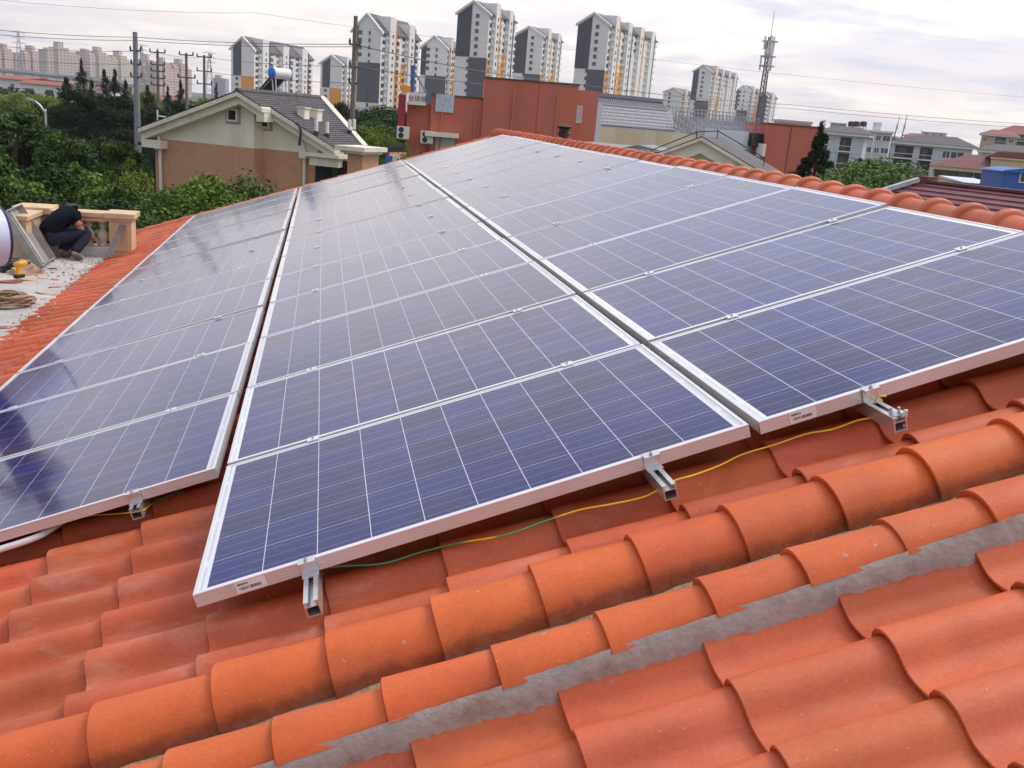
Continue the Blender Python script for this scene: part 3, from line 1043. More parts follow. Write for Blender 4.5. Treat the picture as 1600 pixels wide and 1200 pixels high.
# ------------------------------------------------------------------ neighbour's brown and cream gable house
def gable_house():
    fc = Face(240, 215, 39.5, 480, 240, 37.0)
    r_ = fc.root('gable_house', 'brown and cream gabled house with a solar water heater on its dark roof', 'house')
    pk = fc(375, 148, -.4); el = fc(222, 205, -.4); jog = fc(414, 170, -.4)
    wl = fc(242, 216); step = fc(397, 180)
    er = fc(527, 236, .3)
    wr = fc(497, 245, .6)
    zline = fc(300, 222)[1]
    depth = 4.8
    # front walls: projecting left part, recessed right part
    sl_l = (pk[1] - el[1]) / (pk[0] - el[0]); sl_r = (pk[1] - er[1]) / (er[0] - pk[0])
    rl = lambda x: pk[1] - .2 - (pk[0] - x) * sl_l
    rr = lambda x: pk[1] - .2 - (x - pk[0]) * sl_r
    x0, x1, x2 = wl[0], step[0], wr[0]
    MB().prism([(x0, 0), (x1, 0), (x1, zline), (x0, zline)], 0, 1.0).prism([(x1 + .002, 0), (x2, 0), (x2, zline), (x1 + .002, zline)], .6, 1.0).build('lower_wall', BROWN_WALL, r_)
    MB().prism([(x0, zline + .002), (x1, zline + .002), (x1, rr(x1)), (pk[0], pk[1] - .3), (x0, rl(x0))], 0, 1.0) \
        .prism([(x1 + .002, zline + .002), (x2, zline + .002), (x2, max(zline + .05, rr(x2))), (x1 + .002, rr(x1))], .6, 1.0).build('gable_wall', GABLE_CREAM, r_)
    MB().box(x0 + .01, x2 - .6, 1.0, depth * .4, 0, min(rl(x0), zline) + .1).build('side_wall', BROWN_WALL, r_)
    # raking cornices
    ck = MB()

    def rake(xa, za, xb, zb, y0, y1, h):
        ck.prism([(xa, za), (xa, za - h), (xb, zb - h), (xb, zb)], y0, y1)
    rake(el[0], el[1], pk[0], pk[1], -.45, .2, .34)
    rake(el[0] - .02, el[1] + .10, pk[0], pk[1] + .10, -.62, .25, .16)
    zj = pk[1] - (jog[0] - pk[0]) * sl_r
    rake(pk[0] + .002, pk[1], jog[0], zj, -.45, .2, .34)
    rake(pk[0] + .002, pk[1] + .10, jog[0] + .02, zj + .10, -.62, .25, .16)
    ck.box(jog[0] - .36, jog[0] + .003, -.449, .7, zj - .42, zj - .20)
    rake(jog[0] - .3, zj + .13 - .0, er[0], er[1], .15, .8, .34)
    rake(jog[0] + .03, zj + .08, er[0] + .05, er[1] + .10, -.02, .85, .16)
    ck.box(el[0], el[0] + .95, -.448, .6, el[1] - .62, el[1] - .30)
    ck.box(er[0] - 1.15, er[0] + .15, .151, 2.0, er[1] - .62, er[1] - .28)
    ck.box(er[0] - 1.25, er[0] + .25, .0, 2.1, er[1] - .28, er[1] - .14)
    ck.build('cornice', TRIM_CREAM, r_)
    # roof planes
    rf = MB()
    k = 26
    for side in (-1, 1):
        for i in range(k):
            L_ = (pk[0] - el[0] + .1) if side < 0 else (er[0] - pk[0] + .1)
            s_ = sl_l if side < 0 else sl_r
            xa, xb = pk[0] + side * L_ * i / k, pk[0] + side * L_ * (i + 1) / k
            za, zb = pk[1] + .14 - L_ * i / k * s_, pk[1] + .14 - L_ * (i + 1) / k * s_
            y0 = -.60 if (side < 0 or xb < jog[0]) else .0
            ya_, yb_ = depth + .4 - (side > 0) * depth * .62 * i / k, depth + .4 - (side > 0) * depth * .62 * (i + 1) / k
            V = [(xa, y0, za), (xb, y0, zb + .035), (xb, yb_, zb + .035), (xa, ya_, za), (xb, y0, zb), (xb, yb_, zb)]
            rf.add(V, [(0, 1, 2, 3), (1, 4, 5, 2)])
    rf.build('roof', SLATE, r_)
    mb = MB()
    mb.tube([(pk[0], -.6, pk[1] + .15), (pk[0], depth + .4, pk[1] + .15)], .11, 8)
    mb.build('ridge_roll', SLATE, r_)
    # far verge with cream edge
    MB().bar((pk[0], depth + .55, pk[1] + .10), (er[0], depth * .38 + .55, er[1] + .10), .22, .30).build('far_cornice', TRIM_CREAM, r_)
    for (u, v, w_, bk) in ((364, 180, .50, 0), (415, 192, .42, .6)):
        x, z = fc(u, v, bk)
        MB().box(x - w_ / 2 - .10, x + w_ / 2 + .13, bk - .006, bk + .05, z - w_ / 2 - .10, z + w_ / 2 + .09).build('window_surround', MORTAR, r_)
        add_window(r_, x, z - w_ / 2, w_, w_, bk - .03, .07, 0, TRIM_CREAM, BLACK)
    # downpipes with hopper heads
    for (u0, v0, u1, v1, bk) in ((250, 230, 252, 330, -.12), (476, 243, 476, 300, .48)):
        xa, za = fc(u0, v0, bk); xb, zb = fc(u1, v1, bk)
        mb = MB()
        mb.box(xa - .16, xa + .16, bk - .16, bk + .10, za - .10, za + .16)
        mb.tube([(xa, bk, za - .1), (xa, bk, 0.1)], .065, 8)
        mb.tube([(xa, bk, za + .15), (xa - .1, bk + .02, za + .45), (xa - .35, bk + .05, za + .62)], .06, 8)
        mb.build('downpipe', PVC, r_, smooth=False)
    # roof chimneys and vent pipes on the right slope
    def on_roof(u, v):
        r2 = ray(u, v)
        nrm = fc.ex * sl_r + Vector((0, 0, 1))
        p0_ = fc.o + fc.ex * pk[0] + Vector((0, 0, pk[1] + .15))
        t_ = (p0_ - CW).dot(nrm) / r2.dot(nrm)
        p = CW + r2 * t_ - fc.o
        return p.dot(fc.ex), p.dot(fc.ey), p.z
    for u, v in ((474, 183), (494, 186)):
        x, y, z = on_roof(u, v)
        c = MB().box(x - .17, x + .17, y - .18, y + .18, z - .3, z + .34).build('chimney', GABLE_CREAM, r_)
        MB().box(x - .22, x + .22, y - .23, y + .23, z + .342, z + .39).build('chimney_cap', TRIM_CREAM, c)
    for u, v in ((494, 211), (511, 214), (546, 209), (553, 208)):
        x, y, z = on_roof(u, v)
        c = MB().lathe([(.07, -.1), (.07, .55), (.05, .56)], 8, (x, y, z)).build('vent_pipe', PVC, r_)
        MB().lathe([(.11, -.1), (.10, .14), (.07, .15)], 8, (x, y, z)).build('pipe_collar', DARK_METAL, c)
    # black hose over the verge
    x, z = fc(462, 193, -.05)
    MB().tube(smooth_path([(x, .0, z), (x + .22, -.12, z - .05), (x + .30, -.15, z - .35), (x + .24, -.15, z - .8)], 6), .05, 6).build('hose', DARK_METAL, r_, smooth=True)
    # porch wing with coping
    f2 = Face(543, 240, 36.0, 593, 240, 38.0)
    xa, za = fc(531, 222, -1.0); xb, zb = fc(604, 224, .3)
    MB().box(xa + .35, xb - .25, -1.0, .2, 0, za - .31).build('wing_wall', BROWN_WALL, r_)
    MB().box(xa, xb, -1.35, .4, za - .26, za - .10).box(xa + .15, xb - .15, -1.2, .3, za - .36, za - .261).build('coping', TRIM_CREAM, r_)
    # flat black sheets as porch shade, with columns and grilles under the eave
    for (u0, u1) in ((488, 512), (524, 541)):
        xa, za = fc(u0, 250, .3); xb, zb = fc(u1, 285, .3)
        MB().box(xa, xb, .52, .598, 0.2, za).build('porch_shade_sheet', BLACK, r_)
        g = MB()
        for q in range(6):
            xx = xa + (xb - xa) * (q + .5) / 6
            g.box(xx - .015, xx + .015, .47, .50, .3, za)
        g.build('grille', DARK_METAL, r_)
    # awning and dark side veranda on the left
    xa, za = fc(212, 222, .5)
    mb = MB().box(xa, x0 - .1, .6, 4.5, za - .12, za + .02)
    mb.build('side_canopy', DARK_METAL, r_)
    MB().box(xa + .6, x0 - .05, .9, 1.0, .2, za - .14).build('veranda_screen', BLACK, r_)
    # aerial bracket at the left eave
    xa, za = fc(246, 181, 1.0)
    MB().tube([(xa, 1.0, za - .4), (xa, 1.0, za + .25)], .03, 6).tube([(xa, 1.0, za), (xa + .5, 1.0, za - .02)], .03, 6).build('bracket', PVC, r_)
    aw = MB()
    p = [at(205, 308, 34), at(246, 305, 34), at(246, 313, 33), at(208, 315, 33)]
    return fc, pk, sl_r


fcH, pkH, slH = gable_house()
# blue awning beside it
A0, B0 = at(203, 310, 36), at(243, 308, 36)
aw = empty('blue_awning', (A0.x, A0.y, GROUND), fcH.rz, 'small blue awning half hidden by trees beside the brown gabled house', 'awning')
w_, z_ = (B0 - A0).length, A0.z - GROUND
MB().hexa([(0, -1.2, z_ - .3), (w_, -1.2, z_ - .3), (w_, 0, z_ - .04), (0, 0, z_ - .04), (0, -1.2, z_ - .26), (w_, -1.2, z_ - .26), (w_, 0, z_), (0, 0, z_)]).build('sheet', BLUE_METAL, aw)
for x in (.05, w_ - .05):
    MB().tube([(x, -1.15, 0), (x, -1.15, z_ - .3)], .03, 6).build('post', DARK_METAL, aw)


# ------------------------------------------------------------------ solar water heaters
def water_heater(root, L, rad, tilt_h, tank_mat, cap_mat, cap_bulge=.05):
    """tank along local y, evacuated tubes sloping down towards -x"""
    seg = 28
    z0 = tilt_h
    prof = [(rad * .55, -L / 2 - cap_bulge), (rad * .85, -L / 2 - cap_bulge * .7), (rad, -L / 2), (rad, L / 2), (rad * .85, L / 2 + cap_bulge * .7), (rad * .55, L / 2 + cap_bulge)]

    def turn(mb):
        mb.v = [(x, z, y + z0) for x, y, z in mb.v]
        return mb
    turn(MB().lathe([(rad, -L / 2), (rad, L / 2)], seg)).build('tank', tank_mat, root, smooth=False, auto=40)
    for s_ in (-1, 1):
        e = L / 2
        turn(MB().lathe([(rad * 1.02, s_ * (e - .03)), (rad * 1.025, s_ * (e + .015)), (rad * .93, s_ * (e + cap_bulge * .7)), (rad * .6, s_ * (e + cap_bulge))], seg)).build('end_cap', cap_mat, root, auto=50)
    tb = MB()
    n_t = int(L / .085)
    for i in range(n_t):
        y = -L / 2 + .06 + i * (L - .12) / (n_t - 1)
        tb.tube([(-rad * .5, y, z0 - rad * .6), (-tilt_h * 1.05 - .1, y, .08)], .026, 8)
    tb.build('vacuum_tubes', BLACK, root, smooth=True)
    fr = MB()
    for s_ in (-1, 1):
        y = s_ * (L / 2 - .12)
        fr.bar((rad * .5, y, z0 - rad * .7), (rad * .9, y, 0), .04)
        fr.bar((-rad * .5, y, z0 - rad * .7), (rad * .3, y, 0), .04)
        fr.bar((-rad * .6, y, z0 - rad), (-tilt_h * 1.05 - .15, y, .02), .045)
        fr.bar((-tilt_h * 1.05 - .1, y, .02), (rad * .9, y, .02), .035)
    for x, z in ((rad * .9, .02), (-tilt_h * 1.05 - .12, .03), (rad * .45, z0 - rad * .9), (rad * .7, z0 * .45)):
        fr.bar((x, -L / 2 + .12, z), (x, L / 2 - .12, z), .035)
    fr.build('stand', STEEL, root)


pt_ = at(438, 117, 40.5)
wh = empty('water_heater', (pt_.x, pt_.y, at(446, 152, 40.5).z - .45), fcH.rz - R(14), 'solar water heater with blue capped tank on the dark roof of the gabled house', 'water heater')
water_heater(wh, .95, .225, 1.40, PVC, BLUE_TANK)
pan = at(486, 157, 44)
hw = empty('flat_collector', (pan.x, pan.y, pan.z - .35), fcH.rz, 'low white collector tray lying near the top of the dark slate roof', 'collector')
MB().hexa([(-.9, -.5, .35), (.9, -.5, .15), (.9, .5, .15), (-.9, .5, .35), (-.9, -.5, .43), (.9, -.5, .23), (.9, .5, .23), (-.9, .5, .43)]).build('tray', PVC, hw)
MB().tube([(-.4, 0, .3), (-.4, 0, -.5)], .05, 6).tube([(.5, 0, .2), (.5, 0, -.6)], .05, 6).build('stand', DARK_METAL, hw)


# ------------------------------------------------------------------ residential towers
PHI = R(33)
WIN_F, WIN_P = window_unit(1.5, 1.5, .10, 1)
TWF, TWP = WIN_F.mesh('tower_window', GLASS), None
tw_mesh = MB().box(-.5, .5, -.06, .1, 0, 1).mesh('window', GLASS)
tw_var = [tw_mesh, tw_mesh, MB().box(-.5, .5, -.06, .1, 0, 1).mesh('window', plain('curtained_glass', (.20, .19, .19), .3)), MB().box(-.5, .5, -.06, .1, 0, 1).mesh('window', BLACK)]
bal = MB().box(-.5, .5, -1.0, .1, 0, .12).box(-.5, .5, -1.0, -.9, .12, 1.05).box(-.5, -.46, -.9, .1, .12, 1.05).box(.46, .5, -.9, .1, .12, 1.05).mesh('balcony', WHITE_WALL)
bal_o = MB().box(-.5, .5, -1.0, .1, 0, .12).box(-.5, .5, -1.0, -.9, .12, 1.05).box(-.5, -.46, -.9, .1, .12, 1.05).box(.46, .5, -.9, .1, .12, 1.05).mesh('balcony', ORANGE)
FLOOR = 2.9


def tower(label, d, ul, vl, uc, vc, ur, v_peak, scheme, bays, mid_v, frac=.45, phi=PHI, windows=True, Lmax=90):
    """ul,vl / uc,vc: the eave corners of the gable end; ur: right end of the long side; mid_v: row where its two colours change over"""
    K = at(uc, vc, d)
    s = Vector((math.sin(phi), math.cos(phi), 0)); e = Vector((-math.cos(phi), math.sin(phi), 0))
    # end width: intersect the ray through (ul, vl) with the plane of the end face
    r_ = ray(ul, vl); t_ = (K - CW).dot(s) / r_.dot(s)
    We = (CW + r_ * t_ - K).dot(e)
    r_ = ray(ur, vc + 15); t_ = (K - CW).dot(e) / r_.dot(e)
    Ls = min(Lmax, max(14, (CW + r_ * t_ - K).dot(s)))
    H = K.z - GROUND
    r_ = ray((ul + uc) / 2, v_peak); t_ = (K - CW).dot(s) / r_.dot(s)
    hp_ = max(2.0, (CW + r_ * t_).z - K.z)
    r_ = ray((ul + uc) / 2, mid_v); t_ = (K - CW).dot(s) / r_.dot(s)
    zm = max(3.0, (CW + r_ * t_).z - GROUND)
    T = empty('tower_block', (K.x, K.y, GROUND), -phi, label, 'tower block', 'tower blocks behind the red building')
    xm = -We * (1 - frac)
    MB().prism([(-We, 0), (0, 0), (0, H), (-We / 2, H + hp_), (-We, H)], 0, Ls).build('wall', WHITE_WALL, T)
    # roof with overhang
    rf = MB()
    o_ = .9
    k = hp_ / (We / 2)
    for sx in (-1, 1):
        xa, xb = -We / 2, -We / 2 + sx * (We / 2 + o_)
        za, zb = H + hp_ + .35, H - o_ * k + .35
        rf.prism([(xa, za), (xb, zb), (xb, zb - .5), (xa, za - .5)], .62, Ls + .5)
    rf.build('roof', SLATE, T)
    vb = MB()
    for sx in (-1, 1):
        xa, xb = -We / 2, -We / 2 + sx * (We / 2 + o_ + .05)
        za, zb = H + hp_ + .42, H - o_ * k + .38
        vb.prism([(xa, za), (xb, zb), (xb, zb - .9), (xa, za - .9)], -.7, .6)
    vb.build('verge_board', WHITE_WALL, T)
    top_l = H + k * (xm + We) if xm < -We / 2 else H + hp_ - k * (xm + We / 2)

    def panel(x0, x1, z0, z1, mat, y=-.16, name='render_panel', slope=False):
        zz0 = (H + k * (x0 + We) - .9) if slope else z1
        zz1 = (H + k * min(x1 + We, We / 2) - .9) if slope else z1
        MB().prism([(x0, z0), (x1, z0), (x1, zz1), (x0, zz0)], y, .05).build(name, mat, T)
    nf = int((H - 1) / FLOOR)
    win = []
    if scheme == 'split':            # dark upper left, white upper right, white lower left, grey lower right
        panel(-We - .05, xm, zm, H, DARK_PANEL, slope=True)
        panel(xm - .02 * We, .04, .5, zm - .15, MID_GREY)
        for f_ in range(nf):
            z = H - 1.8 - f_ * FLOOR
            if z < 1: break
            win.append((xm * .66, z, 1.5, 1.45) if z > zm + .2 else (xm - .6, z, 1.0, 1.3))
    elif scheme == 'notch':          # stepped dark balconies at the left, white right, grey below
        panel(-We - .05, -We * .80, zm, H, DARK_PANEL, slope=True)
        panel(-We * .80, .04, .5 + zm * .35, zm - .15, MID_GREY)
        for f_ in range(nf):
            z = H - 1.8 - f_ * FLOOR
            if z < 1: break
            if z > zm + .2: win += [(-We * .74, z, 2.0, 1.5)]
            win += [(-We * .40, z, .9, 1.5)]
        panel(-We * .16, .04, .5, zm * .33, ORANGE, y=-.2)
    else:                            # inset: dark strip upper left, orange block lower right
        panel(-We * .90, -We * .55, zm, H, DARK_PANEL, slope=True)
        panel(-We * .55, .04, zm - 9, zm - .15, ORANGE)
        for f_ in range(nf):
            z = zm - 2.2 - f_ * FLOOR
            if z < 1: break
            win.append((-We * .74, z, 1.5, 1.3))
    for (x, z, w, h) in win:
        y = -.20
        inst(tw_mesh, 'window', T, (x, y, z), scale=(w, 1, h))
    # long side: bays, recesses, balconies; local +x is outwards, turned by 90 degrees
    nb = bays
    seg = Ls / nb
    count = 0
    for b_ in range(nb):
        y0 = seg * (b_ + .30); y1 = seg * (b_ + .62)
        hb = H + (hp_ * .95 if b_ == 0 else hp_ * .75)
        # stair tower with a rounded top
        prof = [(y0, 0), (y1, 0), (y1, hb - 1.6)]
        for a in range(1, 6):
            t2 = a / 5 * math.pi / 2
            prof.append((y1 - 1.6 + 1.6 * math.cos(t2), hb - 1.6 + 1.6 * math.sin(t2)))
        prof.append((y0, hb))
        q = MB()
        nP = len(prof)
        q.add([(1.3, y, z) for y, z in prof] + [(-We * .55, y, z) for y, z in prof],
              [tuple(range(nP)), tuple(range(2 * nP - 1, nP - 1, -1))] + [(i, i + nP, (i + 1) % nP + nP, (i + 1) % nP) for i in range(nP)])
        q.build('stair_tower', WHITE_WALL, T)
        tr = MB().box(1.28, 1.45, y1 - .5, y1 + .12, 2, hb - 1.4)
        tr.build('edge_strip', DARK_PANEL if scheme == 'inset' else ORANGE if b_ % 2 == 0 else MID_GREY, T)
        # coloured recess after the tower
        pm = DARK_PANEL if (b_ + (scheme == 'split')) % 2 == 0 else MID_GREY
        MB().box(-.02, .14, y1 + .2, y1 + seg * .22, H * (.45 if scheme == 'split' else .30), H - .6).build('render_panel', pm, T)
        if b_ == 0 and scheme == 'split':
            MB().box(-.02, .22, .4, seg * .16, .5, zm - .3).build('render_panel', ORANGE, T)
        if b_ == 1:
            MB().box(-.02, .22, seg * 1.04, seg * 1.24, H * .45, H * .70).build('render_panel', ORANGE, T)
        if windows:
            for f_ in range(nf):
                z = H - 2.1 - f_ * FLOOR
                if z < GROUND * -.35: break
                if count < 98:
                    inst(random.choice(tw_var), 'window', T, (1.33, (y0 + y1) / 2, z), (0, 0, math.pi / 2), (1.1, 1, 1.3)); count += 1
                if count < 98:
                    inst(random.choice(tw_var), 'window', T, (.16, seg * (b_ + .14), z), (0, 0, math.pi / 2), (seg * .13, 1, 1.5)); count += 1
                bm_ = bal_o if (scheme == 'split' and b_ == 0 and z < zm) or (scheme != 'split' and f_ > 4 and b_ % 2 == 0) else bal
                inst(bm_, 'balcony', T, (.1, seg * (b_ + .82), z - .9), (0, 0, math.pi / 2), (seg * .20, 1, 1))
                if count < 98:
                    inst(random.choice(tw_var), 'window', T, (.17, seg * (b_ + .82), z + .15), (0, 0, math.pi / 2), (seg * .15, 1, 1.5)); count += 1
                inst(bal, 'air_conditioner_box', T, (.1, seg * (b_ + .245), z - .9), (0, 0, math.pi / 2), (seg * .07, .7, .8))
    return T


tower('white tower block with dark strip and orange block, leftmost behind the gabled house', 480, 361, 70, 397, 77, 489, 57, 'inset', 3, 118, phi=R(27))
tower('short white tower block with orange block, half hidden by the tall concrete pole', 500, 501, 98, 535, 100, 560, 86, 'inset', 2, 137, phi=R(27))
tower('broad white tower block with grey lower end and orange balconies, right beside the concrete pole', 397, 552, 38, 596, 48, 656, 21, 'notch', 2, 97)
tower('narrow white and grey tower block between two taller ones, above the yellow signboard', 457, 659, 70, 699, 75, 714, 56, 'notch', 2, 118)
tower('tallest white tower block with dark upper half end and orange edge, above the blue billboard', 383, 716, 17, 765, 21, 806, 1, 'split', 2, 89)
tower('white and dark tower block right behind the flat top of the red building', 464, 805, 53, 849, 56, 878, 41, 'split', 2, 115)
tower('large four bay tower block with dark end, left of the radio mast', 389, 904, 36, 952, 38, 1027, 20, 'split', 4, 108, phi=R(36), Lmax=110)
tower('low white tower block with dark strip, left of the block with orange base', 680, 1037, 147, 1066, 145, 1084, 137, 'split', 2, 230, .0, phi=R(40))
tower('white tower block with orange base and orange balconies, seen over the grey hall roof', 630, 1084, 111, 1113, 112, 1152, 101, 'split', 4, 157, .30, phi=R(40))
tower('white tower block with grey lower end, directly left of the radio mast', 690, 1150, 147, 1172, 142, 1187, 133, 'notch', 2, 172, phi=R(40))
tower('white and grey tower block with dark end, directly right of the radio mast', 680, 1186, 155, 1200, 150, 1212, 143, 'split', 1, 230, .9, phi=R(40))


# ------------------------------------------------------------------ far row of pinkish apartment blocks
def grid_wall(name, col, win, sx, sz, fx=.45, fz=.5):
    mt, t, b = mat_new(name)
    tcx = N(t, 'ShaderNodeTexCoord')
    s3 = N(t, 'ShaderNodeSeparateXYZ')
    t.links.new(tcx.outputs['Object'], s3.inputs[0])
    xy = math_n(t, 'ADD', s3.outputs[0], s3.outputs[1])
    a = math_n(t, 'LESS_THAN', math_n(t, 'FRACT', math_n(t, 'DIVIDE', xy, sx)), fx)
    c = math_n(t, 'LESS_THAN', math_n(t, 'FRACT', math_n(t, 'DIVIDE', s3.outputs[2], sz)), fz)
    o = mixc(t, math_n(t, 'MULTIPLY', a, c), col, win)
    nz = N(t, 'ShaderNodeTexNoise', inp={'Scale': .12, 'Detail': 4.0})
    t.links.new(tcx.outputs['Object'], nz.inputs['Vector'])
    o = mixc(t, math_n(t, 'MULTIPLY', nz.outputs[0], .35), o, tuple(c_ * .75 for c_ in col))
    t.links.new(o, b.inputs['Base Color'])
    b.inputs['Roughness'].default_value = .8
    return mt


FAR_WALL = grid_wall('far_facade', (.60, .45, .40), (.22, .19, .20), 4.2, 3.0)
FAR_WALL2 = grid_wall('far_facade_pale', (.60, .52, .46), (.26, .24, .25), 3.6, 3.0)
far = [(-8, 30, 72, 128, 1050, 0, 'at the left edge of the skyline above the red roofed sheds'), (38, 72, 76, 126, 1000, 0, 'right of the lattice pylon with a red roof strip below'),
       (72, 125, 70, 130, 920, 1, 'broadest of the pink row with a tall stair head'), (126, 139, 90, 128, 1300, 0, 'thin and low between two broad blocks'), (139, 180, 78, 132, 960, 1, 'with a stair head left of the steel pole'),
       (176, 208, 84, 134, 1000, 1, 'partly behind the arms of the steel pole'), (222, 246, 90, 137, 1060, 0, 'between the steel pole and the first concrete pole'), (246, 272, 94, 139, 1060, 0, 'between the first two concrete poles'), (272, 300, 96, 140, 1100, 0, 'last of the pink row at its right end')]
for (u0, u1, vt, vb, d, k, where) in far:
    fc = Face(u0, vt + 4, d, u1, vt + 6, d * 1.03)
    T = fc.root('apartment_block', f'hazy pink apartment block {where}', 'apartment block', 'far pink apartment blocks')
    w = fc.w; H = fc(u0, vt + 4)[1]
    wm = FAR_WALL if k == 0 else FAR_WALL2
    mb = MB()
    mb.box(0, w * .30, 0, 14, 0, H - 2).box(w * .30 + .01, w * .62, -2, 14, 0, H + 1.5).box(w * .62 + .01, w, .5, 14, 0, H - 4)
    mb.build('wall', wm, T)
    MB().box(w * .36, w * .52, 1, 9, H + 1.51, H + 6.5).build('stair_head', wm, T)
    mb = MB().box(w * .05, w * .25, 2, 8, H - 1.99, H).box(w * .7, w * .9, 2, 8, H - 3.99, H - 1.5)
    mb.build('roof_parapet', PINK_WALL, T)
for u0, u1, vt, d, lbl in ((330, 352, 121, 1500, 'grey hazy block on the skyline left of the gabled house'), (118, 145, 80, 1500, 'grey slab block behind the pink apartment row')):
    fc = Face(u0, vt, d, u1, vt + 1, d)
    T = fc.root('office_block', lbl, 'building')
    MB().box(0, fc.w, 0, 20, 0, fc(u0, vt)[1]).build('wall', grid_wall('far_grey', (.34, .34, .40), (.22, .22, .28), 5, 3.3), T)
    MB().box(fc.w * .2, fc.w * .6, 3, 14, fc(u0, vt)[1] + .01, fc(u0, vt)[1] + 5).build('roof_plant', PINK_WALL, T)

# viaduct
A, B = at(-40, 101, 700), at(215, 128, 430)
dv = (B - A).normalized(); L = (B - A).length
vd = empty('viaduct', (A.x, A.y, GROUND), math.atan2(dv.y, dv.x), 'long grey elevated road running below the pink apartment row', 'viaduct')
zt, zb_ = A.z - GROUND, B.z - GROUND
mb = MB().hexa([(0, -6, zt - 3), (L, -6, zb_ - 2.6), (L, 6, zb_ - 2.6), (0, 6, zt - 3), (0, -6, zt - 1.2), (L, -6, zb_ - 1.2), (L, 6, zb_ - 1.2), (0, 6, zt - 1.2)])
mb.build('deck', plain('viaduct_concrete', (.32, .31, .33), .9, var=.1, scale=.2), vd)
MB().hexa([(0, -6.3, zt - 1.3), (L, -6.3, zb_ - 1.3), (L, -6.02, zb_ - 1.3), (0, -6.02, zt - 1.3), (0, -6.3, zt), (L, -6.3, zb_), (L, -6.02, zb_), (0, -6.02, zt)]).build('parapet', PALE_WALL, vd)
for i in range(10):
    x = L * (i + .5) / 10
    MB().box(x - 1, x + 1, -3, 3, 0, min(zt, zb_) - 2.6 + 0 * x).build('pier', CONCRETE, vd)


def shed(u0, v0, d0, u1, v1, d1, h, label, roof=RED_ROOF, dep=9):
    fc = Face(u0, v0, d0, u1, v1, d1)
    T = fc.root('red_roofed_shed', label, 'shed', 'long red roofed sheds')
    w = fc.w
    z = fc(u0, v0)[1]
    MB().box(0, w, 0, dep, 0, z - 1.1).build('wall', WHITE_WALL, T)
    rf = MB()
    rf.add([(-.6, -.7, z - 1.1), (w + .6, -.7, z - 1.1), (w + .6, dep / 2, z - .3), (-.6, dep / 2, z - .3), (-.6, dep + .7, z - 1.1), (w + .6, dep + .7, z - 1.1)], [(0, 1, 2, 3), (3, 2, 5, 4), (0, 3, 4), (1, 5, 2)])
    rf.build('roof', roof, T)
    for i in range(max(2, int(w / 9))):
        x = w * (i + .5) / max(2, int(w / 9))
        MB().box(x - .9, x + .9, -.08, .05, z - 3.4, z - 2.2).build('window', GLASS, T)


shed(-30, 112, 240, 36, 122, 225, 5, 'white shed with red roof at the far left beside the viaduct')
shed(30, 121, 215, 92, 129, 215, 5, 'lower white shed with red roof in front of the dark conifers')
shed(150, 132, 260, 176, 134, 260, 5, 'small red roof glimpsed between two dark conifers')
shed(215, 146, 260, 262, 150, 255, 5, 'red roof glimpsed behind the steel pole')


# ------------------------------------------------------------------ poles, pylons, wires
def pole(ut, vt, ub, vb, d, r0, r1, mat, label, arms, name='utility_pole'):
    top = at(ut, vt, d)
    base = at(ub, vb, d)
    T = empty(name, (top.x, top.y, GROUND), R(-35), label, 'utility pole', 'power poles')
    H = top.z - GROUND
    lean = ((base - top) / max(.1, (top.z - base.z)))
    MB().lathe([(r0, 0), (r1, H)], 12).build('shaft', mat, T, auto=40)
    for (va, half, ins) in arms:
        z = at(ut, va, d).z - GROUND
        MB().box(-half, half, -.06, .06, z - .05, z + .05).build('cross_arm', DARK_METAL, T)
        for sx in ins:
            MB().lathe([(.05, 0), (.085, .06), (.05, .10), (.085, .16), (.05, .2), (.03, .3)], 8, (sx * half, 0, z + .05)).build('insulator', DARK_METAL, T)
    return T


pole(211, 50, 214, 210, 70, .30, .17, POLE_STEEL, 'thick grey steel power pole standing beside the gabled house', [(79, .5, (-1, 1)), (100, .45, (-1, 1)), (120, .5, (-1, 1))])
pole(246, 79, 247, 175, 88, .19, .12, POLE_CONC, 'slim concrete pole, first to the right of the steel pole', [(82, .9, (-1, 0, 1)), (101, .8, (-1, 1)), (111, .8, (-1, 1)), (122, .8, (-1, 1)), (133, .8, (-1, 1))])
pole(291, 83, 291, 165, 88, .19, .12, POLE_CONC, 'slim concrete pole, second to the right of the steel pole', [(86, .8, (-1, 1)), (121, 1.0, (-1, 1))])
pole(319, 86, 319, 152, 95, .19, .12, POLE_CONC, 'slim concrete pole nearest the roof peak of the gabled house', [(89, .9, (-1, 1)), (111, .9, (-1, 1)), (131, .9, (-1, 1))])
pole(556, 25, 553, 200, 55, .19, .115, POLE_CONC, 'tall brown concrete pole standing before the broad tower block', [(69, .35, (-1, 1)), (104, .3, (-1,)), (130, .3, (-1,))])
lt = at(58, 158, 52)
T = empty('street_lamp', (at(72, 200, 52).x, at(72, 200, 52).y, GROUND), R(180), 'street lamp with curved arm rising out of the trees at the left', 'street lamp')
H = at(72, 176, 52).z - GROUND
MB().tube(smooth_path([(0, 0, 0), (0, 0, H - .4), (.05, 0, H), (.25, 0, H + .35), (.5, 0, H + .55)], 5), .06, 8).build('pole', STEEL, T, smooth=True)
MB().hexa([(.42, -.12, H + .5), (.95, -.13, H + .62), (.95, .13, H + .62), (.42, .12, H + .5), (.45, -.08, H + .60), (.93, -.09, H + .74), (.93, .09, H + .74), (.45, .08, H + .60)]).build('lamp_head', POLE_STEEL, T, bevel=.03)


